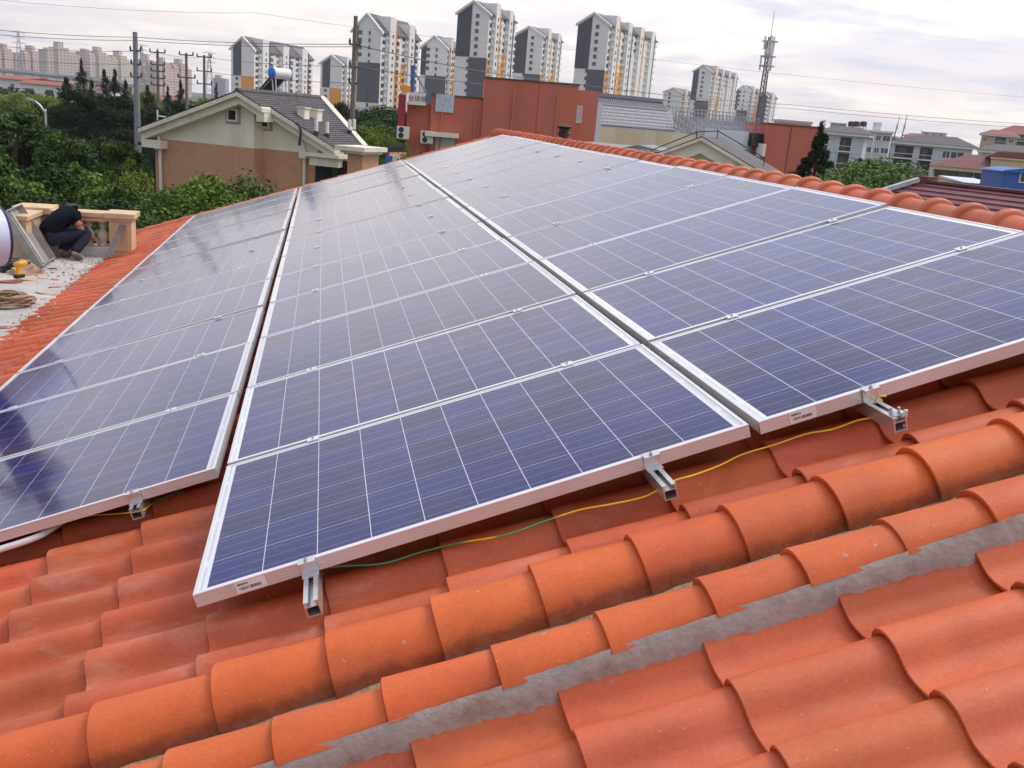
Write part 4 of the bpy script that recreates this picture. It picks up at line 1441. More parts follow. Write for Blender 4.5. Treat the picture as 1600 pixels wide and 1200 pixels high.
def pylon(u, vt, vb, d, label, wide=7.0, arms=True):
    top = at(u, vt, d)
    T = empty('lattice_pylon', (top.x, top.y, GROUND), R(20), label, 'pylon', 'lattice pylons on the skyline')
    H = top.z - GROUND
    mb = MB()
    n_ = 9
    hw = lambda z: wide / 2 * (1 - z / H) ** 1.3 + .45
    for i in range(n_):
        z0, z1 = H * i / n_, H * (i + 1) / n_
        a, b_ = hw(z0), hw(z1)
        for sx, sy in ((-1, -1), (1, -1), (1, 1), (-1, 1)):
            mb.bar((sx * a, sy * a, z0), (sx * b_, sy * b_, z1), .32)
        for sy in (-1, 1):
            mb.bar((-a, sy * a, z0), (b_, sy * b_, z1), .16); mb.bar((a, sy * a, z0), (-b_, sy * b_, z1), .16)
            mb.bar((sy * a, -a, z0), (sy * b_, b_, z1), .16)
    mb.build('lattice', STEEL, T)
    if arms:
        for f_ in (.99, .90, .81):
            MB().bar((-4.2, 0, H * f_), (4.2, 0, H * f_), .3).bar((-4.2, 0, H * f_), (0, 0, H * f_ + 1.2), .18).bar((4.2, 0, H * f_), (0, 0, H * f_ + 1.2), .18).build('cross_arm', STEEL, T)


pylon(28, 50, 110, 620, 'lattice pylon, leftmost, above the pink apartment blocks')
pylon(221, 70, 130, 640, 'lattice pylon just right of the steel power pole')
pylon(327, 82, 140, 640, 'lattice pylon beside the slim pole left of the gabled house')
pylon(1289, 187, 200, 800, 'tiny lattice pylon behind the grey apartment house', wide=5, arms=False)

WIRE = plain('cable', (.13, .13, .15), .6, var=.1)


def cable(pts, label, r=.022, cat='power line', sag=0.0):
    P = [at(*q) for q in pts]
    mid = []
    for a, b_ in zip(P[:-1], P[1:]):
        for i in range(12):
            t_ = i / 12
            p = a.lerp(b_, t_)
            p.z -= sag * 4 * t_ * (1 - t_)
            mid.append(p)
    mid.append(P[-1])
    o = MB().tube(mid, r, 5).build('power_line', WIRE, smooth=True)
    tag(o, label, cat, 'power lines crossing the sky')


cable([(-60, 41, 60), (211, 58, 70), (556, 69, 56)], 'power line from the left edge over the steel pole top to the concrete pole', .020, sag=.15)
cable([(-60, 49, 60), (211, 63, 71), (556, 73, 56)], 'power line just beneath the uppermost one left of the concrete pole', .020, sag=.15)
cable([(-60, 66, 64), (211, 80, 70), (246, 82, 88), (319, 89, 95), (556, 104, 58)], 'power line along the upper cross arms of the slim poles', .016, sag=.2)
cable([(-60, 86, 64), (211, 100, 70), (246, 101, 88), (319, 111, 95), (556, 130, 58)], 'power line along the middle cross arms of the slim poles', .016, sag=.2)
cable([(-60, 107, 64), (211, 120, 70), (246, 122, 88), (319, 131, 95)], 'power line along the lower cross arms of the slim poles', .016, sag=.2)
cable([(556, 70, 55), (900, 131, 90), (1230, 163, 130), (1700, 199, 160)], 'upper of the two close power lines crossing the sky to the right edge', .030, sag=.3)
cable([(556, 104, 55), (900, 141, 90), (1230, 169, 130), (1700, 205, 160)], 'lower of the two close power lines crossing the sky to the right edge', .028, sag=.3)
cable([(-60, -6, 120), (400, 20, 160), (900, 78, 190), (1700, 160, 200)], 'faint high power line crossing the clouds from the top left corner', .022, sag=.6)
cable([(1060, 218, 90), (1400, 245, 110), (1700, 266, 120)], 'power line low before the grey apartment houses', .022, sag=.1)


# ------------------------------------------------------------------ red building with signs
def red_building():
    fc = Face(634, 155, 61.0, 905, 137, 61.2)
    T = fc.root('red_building', 'brick red rendered building with stepped flat top, sign box and shutter door', 'building')
    x0, _ = fc(634, 200); x1, _ = fc(672, 200); x2, _ = fc(757, 130); x3, _ = fc(843, 130); x4, _ = fc(904, 137)
    zl = fc(672, 148)[1]; zc = fc(757, 122)[1]; zl0 = fc(640, 160)[1]
    MB().box(x0, x1, .35, 9, 0, zl0).build('wall', RED_WALL, T)
    MB().box(x1 + .004, x2, 0, 12, 0, zl).build('wall', RED_WALL, T)
    MB().box(x2 + .004, x3 - .05, -.25, 14, 0, zc).box(x3 + .02, x4, -.25, 14, 0, zc - .02).box(x3 - .05, x3 + .02, -.2, 14, 0, zc - .03).build('wall', RED_WALL, T)
    x5, z5 = fc(909, 149, 2.0)
    x6, _ = fc(935, 155, 1.2)
    MB().box(x4 + .005, x6, 1.2, 13, 0, z5 + .3).build('side_wall', RED_SIDE, T)
    xw, zw = fc(893, 178, -.25)
    xw, zw = fc(896, 178, 1.2)
    add_window(T, max(xw, x4 + .3), zw - .55, .42, 1.1, 1.17, .06, 0, TRIM_CREAM, PALE_WALL)
    # parapet coping lines
    MB().box(x1 - .02, x2 + .02, -.06, .3, zl + .003, zl + .09).box(x2 - .05, x4 + .05, -.32, .3, zc + .003, zc + .09).build('coping', plain('dark_coping', (.13, .06, .05), .9), T)
    # sign box with three characters
    sx0, sz0 = fc(638, 163, -.4); sx1, sz1 = fc(666, 146, -.4)
    sb = MB().box(sx0, sx1, -.5, .3, sz0, sz1).build('sign_box', PVC, T)
    MB().box(sx1 + .01, sx1 + .10, -.5, .32, sz0 + .25, sz1 + .05).build('blue_end', BLUE_METAL, sb)
    tx = bpy.data.curves.new('sign_text', 'FONT')
    tx.body = '台球城'
    tx.size = (sz1 - sz0) * .50
    tx.extrude = .015
    tx.align_x = 'CENTER'; tx.align_y = 'CENTER'
    tx.space_character = 1.12
    tx.materials.append(plain('sign_letters', (.30, .17, .09), .7))
    tmp = bpy.data.objects.new('lettering_curve', tx)
    COL.objects.link(tmp)
    bpy.context.view_layer.update()
    tme = bpy.data.meshes.new_from_object(tmp.evaluated_get(bpy.context.evaluated_depsgraph_get()))
    bpy.data.objects.remove(tmp)
    to = bpy.data.objects.new('lettering', tme)
    COL.objects.link(to); to.parent = sb
    to.location = ((sx0 + sx1) / 2, -.515, (sz0 + sz1) / 2)
    to.rotation_euler = (math.pi / 2, 0, 0)
    # vertical red sign at the corner
    vx, vz = fc(633, 172, -.2)
    vz1 = fc(633, 148, -.2)[1]
    MB().box(vx - .45, vx - .02, -.3, .3, vz - 1.1, vz1).build('banner_sign', plain('banner_red', (.35, .03, .04), .8), T)
    # blue billboard, weathered
    bx0, bz0 = fc(680, 174, -.1); bx1, bz1 = fc(710, 149, -.1)
    bb = MB().box(bx0, bx1, -.12, -.002, bz0, bz1)
    mt, t, b = mat_new('faded_billboard')
    tcx = N(t, 'ShaderNodeTexCoord')
    nn = N(t, 'ShaderNodeTexNoise', inp={'Scale': 2.4, 'Detail': 5.0, 'Distortion': 2.0})
    t.links.new(tcx.outputs['Object'], nn.inputs['Vector'])
    rp = ramp(t, [(.35, (.30, .50, .66)), (.5, (.50, .62, .70)), (.62, (.60, .63, .64)), (.72, (.36, .48, .56))], nn.outputs[0])
    t.links.new(rp.outputs[0], b.inputs['Base Color'])
    bo = bb.build('billboard', mt, T)
    for i, (cx, cw) in enumerate(((.14, .12), (.30, .14), (.48, .12), (.70, .20))):
        w_, h_ = bx1 - bx0, bz1 - bz0
        MB().box(bx0 + w_ * (cx - cw / 2), bx0 + w_ * (cx + cw / 2), -.126, -.121, bz0 + h_ * .38, bz0 + h_ * (.62 + .05 * (i % 2))).build('faded_print', plain('faded_print', (.55, .56, .54), .8, var=.2, scale=6), bo)
    # shutter door and canopy
    dx0, dz = fc(681, 212, -.05); dx1, _ = fc(711, 212, -.05)
    sh = MB()
    for i in range(22):
        sh.box(dx0, dx1, -.03 - .015 * (i % 2), .1, i * dz / 22 + .02, (i + 1) * dz / 22 + .015)
    sh.build('shutter', plain('shutter', (.50, .50, .46), .6, var=.08, scale=2), T)
    cx0, cz = fc(664, 208, -.6); cx1, _ = fc(717, 208, -.6)
    MB().box(cx0, cx1, -.75, .0, cz - .16, cz + .12).build('canopy', GABLE_CREAM, T)
    # blue low hoarding at the left foot
    for u, v, lab, nm in ((667, 214, 'white air conditioner unit below the canopy end on the red wall', 0), (630, 207, 'air conditioner unit hung at the left corner of the red building', 1)):
        x, z = fc(u, v, -.3)
        P = fc.o + fc.ex * x - fc.ey * .35
        a = empty('air_conditioner', (P.x, P.y, GROUND + z - .38), fc.rz, lab, 'air conditioner', 'air conditioner units')
        MB().box(-.40, .40, -.15, .15, 0, .76).build('casing', PVC, a, bevel=.02)
        for zc_ in (.2, .55):
            MB().lathe([(.17, -.01), (.17, .01), (.05, .015)], 16).build('fan_grille', DARK_METAL, a).matrix_local = Matrix.Translation((-.12, -.152, zc_)) @ Matrix.Rotation(math.pi / 2, 4, 'X')
        MB().box(-.40, .40, -.1, .34, -.05, -.003).build('bracket', STEEL, a)
    for u in (690, 742, 800, 868):
        x, z = fc(u, 185)
        yb = -.34 if u > 757 else -.08
        MB().tube([(x, yb, 0), (x, yb, zl - .5 if u < 757 else zc - .6)], .05, 6).build('rainwater_pipe', RED_SIDE, T)
    # scaffold of the roof sign
    s0 = fc(640, 146, 1.0); s1 = fc(663, 100, 3.0)
    fr = MB()
    for u0, v0, u1, v1 in ((643, 145, 642, 100), (648, 145, 647, 112), (645, 145, 664, 145), (648, 112, 664, 145), (652, 120, 667, 145), (655, 145, 655, 118)):
        a, b_ = fc(u0, v0, 1.5), fc(u1, v1, 1.5)
        fr.bar((a[0], 1.5, a[1]), (b_[0], 1.5, b_[1]), .07)
    P = fc.o
    o = empty('sign_frame', P, fc.rz, 'open steel sign frame standing on the roof above the white sign box', 'sign frame')
    fr.build('steelwork', LATTICE, o)
    a, b_ = fc(643, 145, 1.3), fc(643, 102, 1.3)
    MB().box(a[0] - .10, a[0] + .12, 1.25, 1.35, a[1], b_[1]).build('blue_strip', BLUE_METAL, o)
    a, b_ = fc(634, 146, 1.3), fc(634, 134, 1.3)
    MB().box(a[0] - .30, a[0] + .30, 1.22, 1.32, a[1] + .06, b_[1]).build('orange_plate', ORANGE, o)


red_building()
# low iron fence and blue hoarding left of it
fc = Face(606, 243, 52, 633, 238, 54)
T = fc.root('iron_fence', 'dark iron fence between the gabled house and the red building', 'fence')
z = fc(606, 226)[1]
mb = MB().box(0, fc.w, 0, .1, z - .15, z - .05).box(0, fc.w, 0, .1, .2, .3)
for i in range(16):
    x = fc.w * (i + .5) / 16
    mb.box(x - .03, x + .03, .02, .08, .1, z)
mb.build('railing', DARK_METAL, T)
MB().box(0, fc.w, -.12, -.02, z - .9, z - .42).build('rust_rail', BROWN_WALL, T)
fc = Face(603, 252, 44, 613, 252, 44)
T = fc.root('blue_hoarding', 'small bright blue panel beside the porch wing of the gabled house', 'hoarding')
MB().box(0, fc.w, 0, .08, 0, fc(603, 243)[1]).build('sheet', BLUE_TANK, T)
MB().box(fc.w + .003, fc.w + .3, -.05, .1, 0, fc(603, 242)[1]).build('post', PVC, T)


# ------------------------------------------------------------------ long hall with lattice screen
def hall():
    fc = Face(905, 190, 66, 1190, 222, 74)
    T = fc.root('long_hall', 'long cream hall with a grey lattice screen along its roof edge', 'hall')
    zt = fc(905, 191)[1]; w = fc(1186, 225)[0]
    MB().box(0, w, 0, 10, 0, zt - .2).build('wall', HALL_WALL, T)
    zb = fc(905, 147, 1.5)[1]; zb2 = fc(1185, 190, 1.5)[1]
    xm = fc(1048, 178, 1.0)[0]
    # corrugated sheet leaning back behind the screen
    mb = MB()
    n_ = 90
    for i in range(n_):
        xa, xb = xm * i / n_, xm * (i + 1) / n_
        dz = .05 * (i % 2)
        mb.add([(xa, .3 + dz, zt - .2), (xb, .35 - dz, zt - .2), (xb, 2.2 - dz, zb), (xa, 2.2 + dz, zb)], [(0, 1, 2, 3)])
    mb.build('roof_sheet', CORRUGATED, T)
    MB().box(0, xm, 2.1, 2.4, zb + .003, zb + .25).build('roof_ridge', CORRUGATED, T)
    lt = MB()
    for i in range(60):
        x = xm * (i + .5) / 60
        lt.bar((x, .15, zt - .2), (x + .5, 1.6, zb - .5), .05); lt.bar((x + .5, .15, zt - .2), (x, 1.6, zb - .5), .05)
    lt.bar((0, .2, zt), (xm, .2, zt), .08); lt.bar((0, 1.5, zb - .55), (xm, 1.5, zb - .55), .08)
    lt.build('lattice_screen', LATTICE, T)
    # open framework to the right of it
    fr = MB()
    xe = w
    xs_ = np.linspace(xm, xe, 24)
    for x in xs_:
        fr.bar((x, .4, zt - .3), (x, .4, zb - .55), .06); fr.bar((x, 2.2, zt - .3), (x, 2.2, zb - .25), .05)
    for z in np.linspace(zt - .2, zb - .55, 5):
        fr.bar((xm, .4, z), (xe, .4, z), .05)
    for z in np.linspace(zt, zb - .25, 4):
        fr.bar((xm, 2.2, z), (xe, 2.2, z), .05)
    fr.build('framework', LATTICE, T)
    bk_ = MB()
    for i in range(60):
        xa, xb = xm + (xe - xm) * i / 60, xm + (xe - xm) * (i + 1) / 60
        dz = .05 * (i % 2)
        bk_.add([(xa, 1.2 + dz, zt - .3), (xb, 1.2 - dz, zt - .3), (xb, 2.1 - dz, zb - .9), (xa, 2.1 + dz, zb - .9)], [(0, 1, 2, 3)])
    bk_.build('roof_sheet', CORRUGATED, T)
    # grey roof block and black hood
    a = fc(1100, 200, -.2); b_ = fc(1172, 212, -.2)
    MB().box(a[0], b_[0], -.4, 3, zt - 1.0, a[1]).build('roof_cabin', PALE_WALL, T)
    c0, c1 = fc(1174, 207, -.6), fc(1228, 222, -.6)
    hd = MB().hexa([(c0[0], -1.0, c1[1] - .5), (c1[0], -1.0, c1[1] - .5), (c1[0], 1, c1[1] - .5), (c0[0], 1, c1[1] - .5), (c0[0], -.6, c0[1]), (c1[0] - .3, -.6, c0[1] - .1), (c1[0] - .3, 1, c0[1] - .1), (c0[0], 1, c0[1])])
    hd.build('black_hood', BLACK, T)
    # white panel column
    p0, p1 = fc(923, 215, -.2), fc(941, 161, -.2)
    MB().box(p0[0], p1[0], -.3, -.02, p0[1] - 2, p1[1]).build('white_panel', PALE_WALL, T)
    # windows and air conditioners low on the wall
    for u, v in ((1142, 245), (1151, 247), (1163, 250), (1173, 252)):
        x, z = fc(u, v)
        add_window(T, x, z - .6, .5, 1.3, -.03, .08, 0, TRIM_CREAM, GLASS)
    for k_, (u, v) in enumerate(((1164, 254), (1172, 255), (1180, 256))):
        x, z = fc(u, v, -.5)
        P = fc.o + fc.ex * x - fc.ey * .6
        a_ = empty('air_conditioner', (P.x, P.y, GROUND + z - .5), fc.rz, ['leftmost of three air conditioners in a row on the cream hall wall', 'middle one of three air conditioners on the cream hall wall', 'right one of three air conditioners beside the red end block'][k_], 'air conditioner', 'air conditioner units')
        MB().box(-.16, .16, -.4, .4, 0, 1.0).build('casing', PVC, a_, bevel=.02)
        MB().box(-.2, .2, -.3, .5, -.06, -.003).build('bracket', STEEL, a_)
    # red end block of the hall
    e0, e1 = fc(1187, 224, -.8), fc(1218, 224, -.8)
    MB().box(e0[0], e1[0], -.8, 4, 0, e0[1]).build('end_block', RED_SIDE, T)
    g0, g1 = fc(1219, 226, -.4), fc(1232, 226, -.4)
    MB().box(g0[0], g1[0], -.3, 4, 0, g0[1]).build('end_bay', HALL_WALL, T)
    for i in range(3):
        x = g0[0] + (g1[0] - g0[0]) * (i + .5) / 3
        MB().box(x - .12, x + .12, -.36, -.25, g0[1] - 3.2, g0[1] - 1.2).build('window', GLASS, T)
    x, z = fc(1188, 236, -1.1)
    P = fc.o + fc.ex * x - fc.ey * 1.1
    a_ = empty('air_conditioner', (P.x, P.y, GROUND + z - .4), fc.rz, 'upper air conditioner on the corner of the hall end block', 'air conditioner', 'air conditioner units')
    MB().box(-.16, .16, -.4, .3, 0, .95).build('casing', PVC, a_, bevel=.02)
    MB().box(-.2, .2, -.3, .3, -.06, -.003).build('bracket', STEEL, a_)


hall()
fc = Face(1200, 194, 72, 1287, 205, 72)
T = fc.root('red_end_block', 'plain brick red block right of the hall and behind the conifer', 'building')
MB().box(0, fc.w, 0, 9, 0, fc(1200, 194)[1]).build('wall', RED_WALL, T)
MB().box(-.05, fc.w + .05, -.06, 9.05, fc(1200, 194)[1] + .003, fc(1200, 194)[1] + .12).build('coping', plain('red_coping', (.24, .07, .05), .9), T)
MB().box(fc.w * .42, fc.w * .43, -.03, -.002, 0, fc(1200, 194)[1]).build('joint', DARK_METAL, T)

# radio mast
base = at(1183, 206, 76)
T = empty('radio_mast', base, R(10), 'slim radio mast with white panel antennas above the hall roof', 'mast')
top = at(1204, 62, 76)
H = top.z - base.z
ms = MB()
hw = lambda z: .30 - .14 * z / H
n_ = 16
for i in range(n_):
    z0, z1 = H * i / n_, H * (i + 1) / n_
    for k in range(3):
        a0, a1 = 2 * math.pi * k / 3, 2 * math.pi * (k + 1) / 3
        p = lambda a, z: (hw(z) * math.cos(a), hw(z) * math.sin(a), z)
        ms.bar(p(a0, z0), p(a0, z1), .07); ms.bar(p(a0, z0), p(a1, z1), .04); ms.bar(p(a0, z1), p(a1, z1), .04)
ms.build('lattice', plain('mast_steel', (.16, .15, .16), .6, var=.3, scale=.5), T)
MB().tube([(0, 0, H), (0, 0, H + 1.9)], .025, 6).build('whip_aerial', STEEL, T)
for zf, rr in ((.95, .40), (.90, .34), (.73, .50)):
    for k in range(3):
        a = 2 * math.pi * k / 3 + zf * 9
        x, y = rr * math.cos(a), rr * math.sin(a)
        g = MB().box(x - .06, x + .06, y - .05, y + .05, H * zf - .55, H * zf + .45)
        g.build('panel_antenna', PVC, T, bevel=.02)
for zf in (.955, .80, .70):
    pf = MB()
    for k in range(8):
        a0, a1 = 2 * math.pi * k / 8, 2 * math.pi * (k + 1) / 8
        pf.bar((.6 * math.cos(a0), .6 * math.sin(a0), H * zf), (.6 * math.cos(a1), .6 * math.sin(a1), H * zf), .07)
        if k % 2 == 0: pf.bar((0, 0, H * zf), (.6 * math.cos(a0), .6 * math.sin(a0), H * zf), .05)
    pf.build('antenna_ring', STEEL, T)
MB().lathe([(.28, -.4), (.32, 0), (.28, .4)], 10, (0, 0, H * .83)).build('equipment_drum', STEEL, T)


# ------------------------------------------------------------------ small cream gabled house beyond the ridge
def small_gable():
    fc = Face(1040, 262, 36.5, 1160, 268, 35.3)
    T = fc.root('cream_gable_house', 'cream gable peeping over the ridge tiles before the hall', 'house')
    pk = fc(1098, 220, -.3); l = fc(1015, 262, -.3); r_ = fc(1152, 252, -.3)
    s_ = (pk[1] - r_[1]) / (r_[0] - pk[0])
    xr = pk[0] + 2.6; xl = pk[0] - 2.6
    zr = pk[1] - 2.6 * s_
    MB().prism([(xl + .3, 0), (xr - .3, 0), (xr - .3, zr - .2), (pk[0], pk[1] - .3), (xl + .3, zr - .2)], 0, 2.6).build('gable_wall', GABLE_CREAM, T)
    ck = MB()
    for sx in (-1, 1):
        xa, xb = pk[0], pk[0] + sx * 2.75
        zb = pk[1] - 2.75 * s_
        ck.prism([(xa, pk[1]), (xb, zb), (xb, zb - .45), (xa, pk[1] - .45)], -.4, .2)
        ck.prism([(xa, pk[1] + .12), (xb, zb + .12), (xb, zb + .003), (xa, pk[1] + .003)], -.55, .25)
    # second, lower rake to the right
    xa = pk[0] + 1.9
    ck.prism([(xa, pk[1] - 1.75 * s_ - .6), (xa + 2.2, pk[1] - 4.0 * s_ - .6), (xa + 2.2, pk[1] - 4.0 * s_ - 1.0), (xa, pk[1] - 1.75 * s_ - 1.0)], .21, .6)
    ck.build('cornice', TRIM_CREAM, T)
    rf = MB()
    for sx in (-1, 1):
        xb = pk[0] + sx * 2.8
        zb = pk[1] - 2.8 * s_
        rf.add([(pk[0], -.5, pk[1] + .16), (xb, -.5, zb + .16), (xb, 2.9, zb + .16), (pk[0], 2.9, pk[1] + .16)], [(0, 1, 2, 3)])
    rf.build('roof', SLATE, T)
    MB().box(pk[0] + .9, pk[0] + 1.5, -.02, .02, pk[1] - 2.2, pk[1] - 1.2).build('brick_patch', BROWN_WALL, T)
    ph = MB()
    for x in (pk[0] - 2.5, pk[0] - .6, pk[0] + .2, pk[0] + 2.1):
        zz_ = pk[1] + .2 - abs(x - pk[0]) * s_
        ph.tube([(x, 1, zz_), (x, 1, zz_ + .35)], .02, 5)
    ph.tube([(pk[0] - 2.5, 1, pk[1] - 2.5 * s_ + .5), (pk[0] - .6, 1, pk[1] + .3), (pk[0] + .2, 1, pk[1] + .4), (pk[0] + 2.1, 1, pk[1] - 2.1 * s_ + .5)], .02, 5)
    ph.build('pipework', DARK_METAL, T)
    f2 = Face(868, 221, 39, 1000, 232, 38)
    T2 = f2.root('grey_flat_roof', 'grey flat roofed outbuilding low behind the black roof vent', 'outbuilding')
    za = f2(868, 220)[1]
    MB().box(0, f2.w * 1.6, 0, 7, 0, za - .25).build('wall', PALE_WALL, T2)
    MB().box(-.3, f2.w * 1.65, -.4, 7.4, za - .25, za - .05).build('roof_slab', CORRUGATED, T2)
    MB().box(f2.w * .30, f2.w * .66, -.15, -.002, za - 1.6, za - .45).build('parapet_panel', GABLE_CREAM, T2)
    MB().prism([(f2.w * .75, za - .05), (f2.w * 1.25, za - .05), (f2.w * .95, za + .12)], .5, 4).build('tarpaulin', CORRUGATED, T2)


small_gable()


# ------------------------------------------------------------------ grey apartment houses at the right
def apartment(label, u0, v0, d0, u1, v1, d1, floors, hip_u, hip_v, wallm=PALE_WALL, roofm=SLATE, balconies=(), wins=(), dep=12, over=.8, group='low apartment houses at the right', fl=2.9, name='apartment_house'):
    fc = Face(u0, v0, d0, u1, v1, d0 * (1 - .36 * (u1 - u0) / 1492))
    dep = min(dep, 7)
    T = fc.root(name, label, 'apartment house', group)
    w = fc.w
    z = fc(u0, v0)[1]
    MB().box(0, w, 0, dep, 0, z).build('wall', wallm, T)
    MB().box(-over, w + over, -over, dep + over, z + .003, z + .45).build('eaves', WHITE_WALL, T)
    if hip_u is not None:
        hx, hz = fc(hip_u, hip_v, dep / 2)
        hx = min(max(hx, w * .2), w * .8)
        ins = min(w * .3, 6)
        x0, x1 = -over - .2, w + over + .2
        zz_ = z + .46
        rf = MB().add([(x0, -over - .2, zz_), (x1, -over - .2, zz_), (x1, dep + over + .2, zz_), (x0, dep + over + .2, zz_), (x0 + ins + .5, dep / 2, max(hz, z + 1.5)), (x1 - ins, dep / 2, max(hz, z + 1.5))],
                      [(0, 1, 5, 4), (1, 2, 5), (2, 3, 4, 5), (3, 0, 4)])
        rf.build('roof', roofm, T)
    for (fx, fw) in balconies:
        MB().box(w * (fx - fw / 2), w * (fx + fw / 2), -.06, .05, .5, z - .3).build('recess_shade_sheet', BLACK, T)  # flat black sheet on the solid wall stands in for recess shade
        for f_ in range(floors):
            zz_ = z - 2.6 - f_ * fl
            if zz_ < .5: break
            b = MB().box(w * (fx - fw / 2) - .15, w * (fx + fw / 2) + .15, -1.2, -.07, zz_ - .14, zz_ + .05)
            b.box(w * (fx - fw / 2) - .15, w * (fx + fw / 2) + .15, -1.2, -1.12, zz_ + .82, zz_ + .9)
            bo = b.build('balcony', WHITE_WALL, T)
            rl = MB()
            nn = max(4, int(w * fw / .35))
            for i in range(nn):
                x = w * (fx - fw / 2) + w * fw * (i + .5) / nn
                rl.box(x - .03, x + .03, -1.19, -1.13, zz_ + .051, zz_ + .819)
            rl.build('railing', DARK_METAL, bo)
            g = MB().box(w * (fx - fw * .35), w * (fx + fw * .1), -.09, -.065, zz_ + .06, zz_ + 1.9)
            g.build('balcony_door', GLASS, T)
    for (fx, ww) in wins:
        for f_ in range(floors):
            zz_ = z - 2.0 - f_ * fl
            if zz_ < .5: break
            add_window(T, w * fx, zz_, ww, 1.4, -.03, .1, 1, WHITE_WALL, GLASS)
    return fc, T


apartment('grey apartment house with hipped roof and balconies, behind the conifer', 1285, 209, 165, 1351, 215, 165, 5, 1312, 197, balconies=((.10, .13), (.58, .26)), wins=())
fcm, Tm = apartment('plain grey five storey block with flat roof between the hipped ones', 1348, 205, 235, 1392, 209, 235, 5, None, 0, balconies=(), wins=((.08, 1.8), (.28, 1.8), (.60, 1.2), (.88, 1.8)))
MB().box(fcm.w * .30, fcm.w * .60, 2, 7, fcm(1348, 205)[1] + .46, fcm(1348, 205)[1] + 2.4).build('stair_head', PALE_WALL, Tm)
MB().box(fcm.w * .42, fcm.w * .46, -.4, -.002, 0, fcm(1348, 205)[1] - .2).build('downpipe', WHITE_WALL, Tm)
apartment('grey block with flat roof joined to the hipped apartment house', 1386, 215, 240, 1412, 218, 240, 5, None, 0, balconies=(), wins=((.2, 1.5), (.7, 1.8)))
apartment('wide grey apartment house with hipped roof and rows of dark balconies', 1399, 224, 185, 1520, 233, 190, 5, 1490, 214, balconies=((.13, .24), (.42, .16)), wins=((.68, 1.4), (.82, 2.4)), dep=14)
apartment('small grey apartment house with low roof behind the tan blocks', 1535, 238, 150, 1610, 246, 150, 3, 1570, 230, balconies=(), wins=((.2, 1.5), (.5, 1.5)))
apartment('tan apartment block with red hipped roof, left one on the right skyline', 1534, 211, 330, 1590, 214, 340, 8, 1562, 203, wallm=plain('tan_render', (.50, .38, .25), .85, var=.05, scale=.3), roofm=RED_ROOF, balconies=((.55, .30),), wins=((.12, 1.6), (.85, 1.6)))
apartment('tan apartment block with stepped red roofs at the right edge', 1560, 207, 380, 1640, 213, 380, 8, 1590, 196, wallm=plain('tan_render_pale', (.56, .44, .30), .85, var=.05, scale=.3), roofm=RED_ROOF, balconies=((.5, .2),), wins=((.2, 1.6), (.8, 1.6)))
apartment('pale block with red roof far behind the wide grey apartment house', 1413, 213, 420, 1448, 216, 420, 6, 1430, 208, wallm=WHITE_WALL, roofm=RED_ROOF, wins=((.3, 1.6), (.7, 1.6)))
apartment('hazy cream tower heads far behind the wide grey apartment house', 1440, 206, 700, 1478, 212, 700, 12, None, 0, wallm=plain('hazy_cream', (.58, .50, .42), .85), wins=((.2, 2), (.5, 2), (.8, 2)))
apartment('distant blue and orange block on the skyline behind the hipped roof', 1298, 192, 600, 1321, 194, 600, 5, None, 0, wallm=plain('hazy_blue', (.25, .33, .50), .85), wins=((.5, 2),))
# long low skyline building above the red end block
fc = Face(1218, 188, 500, 1268, 195, 500)
T = fc.root('low_terrace_block', 'long low hazy roofline just above the plain red block', 'building')
MB().box(0, fc.w, 0, 12, 0, fc(1218, 190)[1]).build('wall', grid_wall('hazy_facade', (.42, .40, .42), (.28, .27, .30), 3.5, 3), T)
MB().box(-.5, fc.w + .5, -.5, 12.5, fc(1218, 190)[1] + .003, fc(1218, 190)[1] + 1.2).build('roof', PINK_WALL, T)
# roof aerials
for u, vt, vb, d, lab in ((1413, 179, 216, 185, 'tall guyed roof aerial above the wide grey apartment house'), (1402, 182, 213, 185, 'slim roof aerial left of the guyed one')):
    a, b_ = at(u, vt, d), at(u - 5, vb, d)
    T = empty('roof_aerial', (b_.x, b_.y, b_.z - 1), 0, lab, 'aerial')
    h = a.z - b_.z + 1
    MB().tube([(0, 0, 0), (.4, 0, h)], [.12, .05], 6).build('pole', DARK_METAL, T)
    MB().box(.1, .4, -.1, .1, h * .5, h * .66).build('antenna', STEEL, T)
for i, u in enumerate((1329, 1337, 1348)):
    b_ = at(u, 201, 236); 
    T = empty('roof_tank', (b_.x, b_.y, b_.z - 1.0), 0, ['left', 'middle', 'right'][i] + ' of three dark roof tanks on legs over the plain grey block', 'tank', 'roof tanks')
    MB().lathe([(.7, 1.5), (.8, 1.6), (.8, 2.6), (.3, 2.8)], 10).build('drum', DARK_METAL, T)
    for sx, sy in ((-.5, -.5), (.5, -.5), (.5, .5), (-.5, .5)):
        MB().box(sx - .06, sx + .06, sy - .06, sy + .06, 0, 1.5).build('leg', DARK_METAL, T)

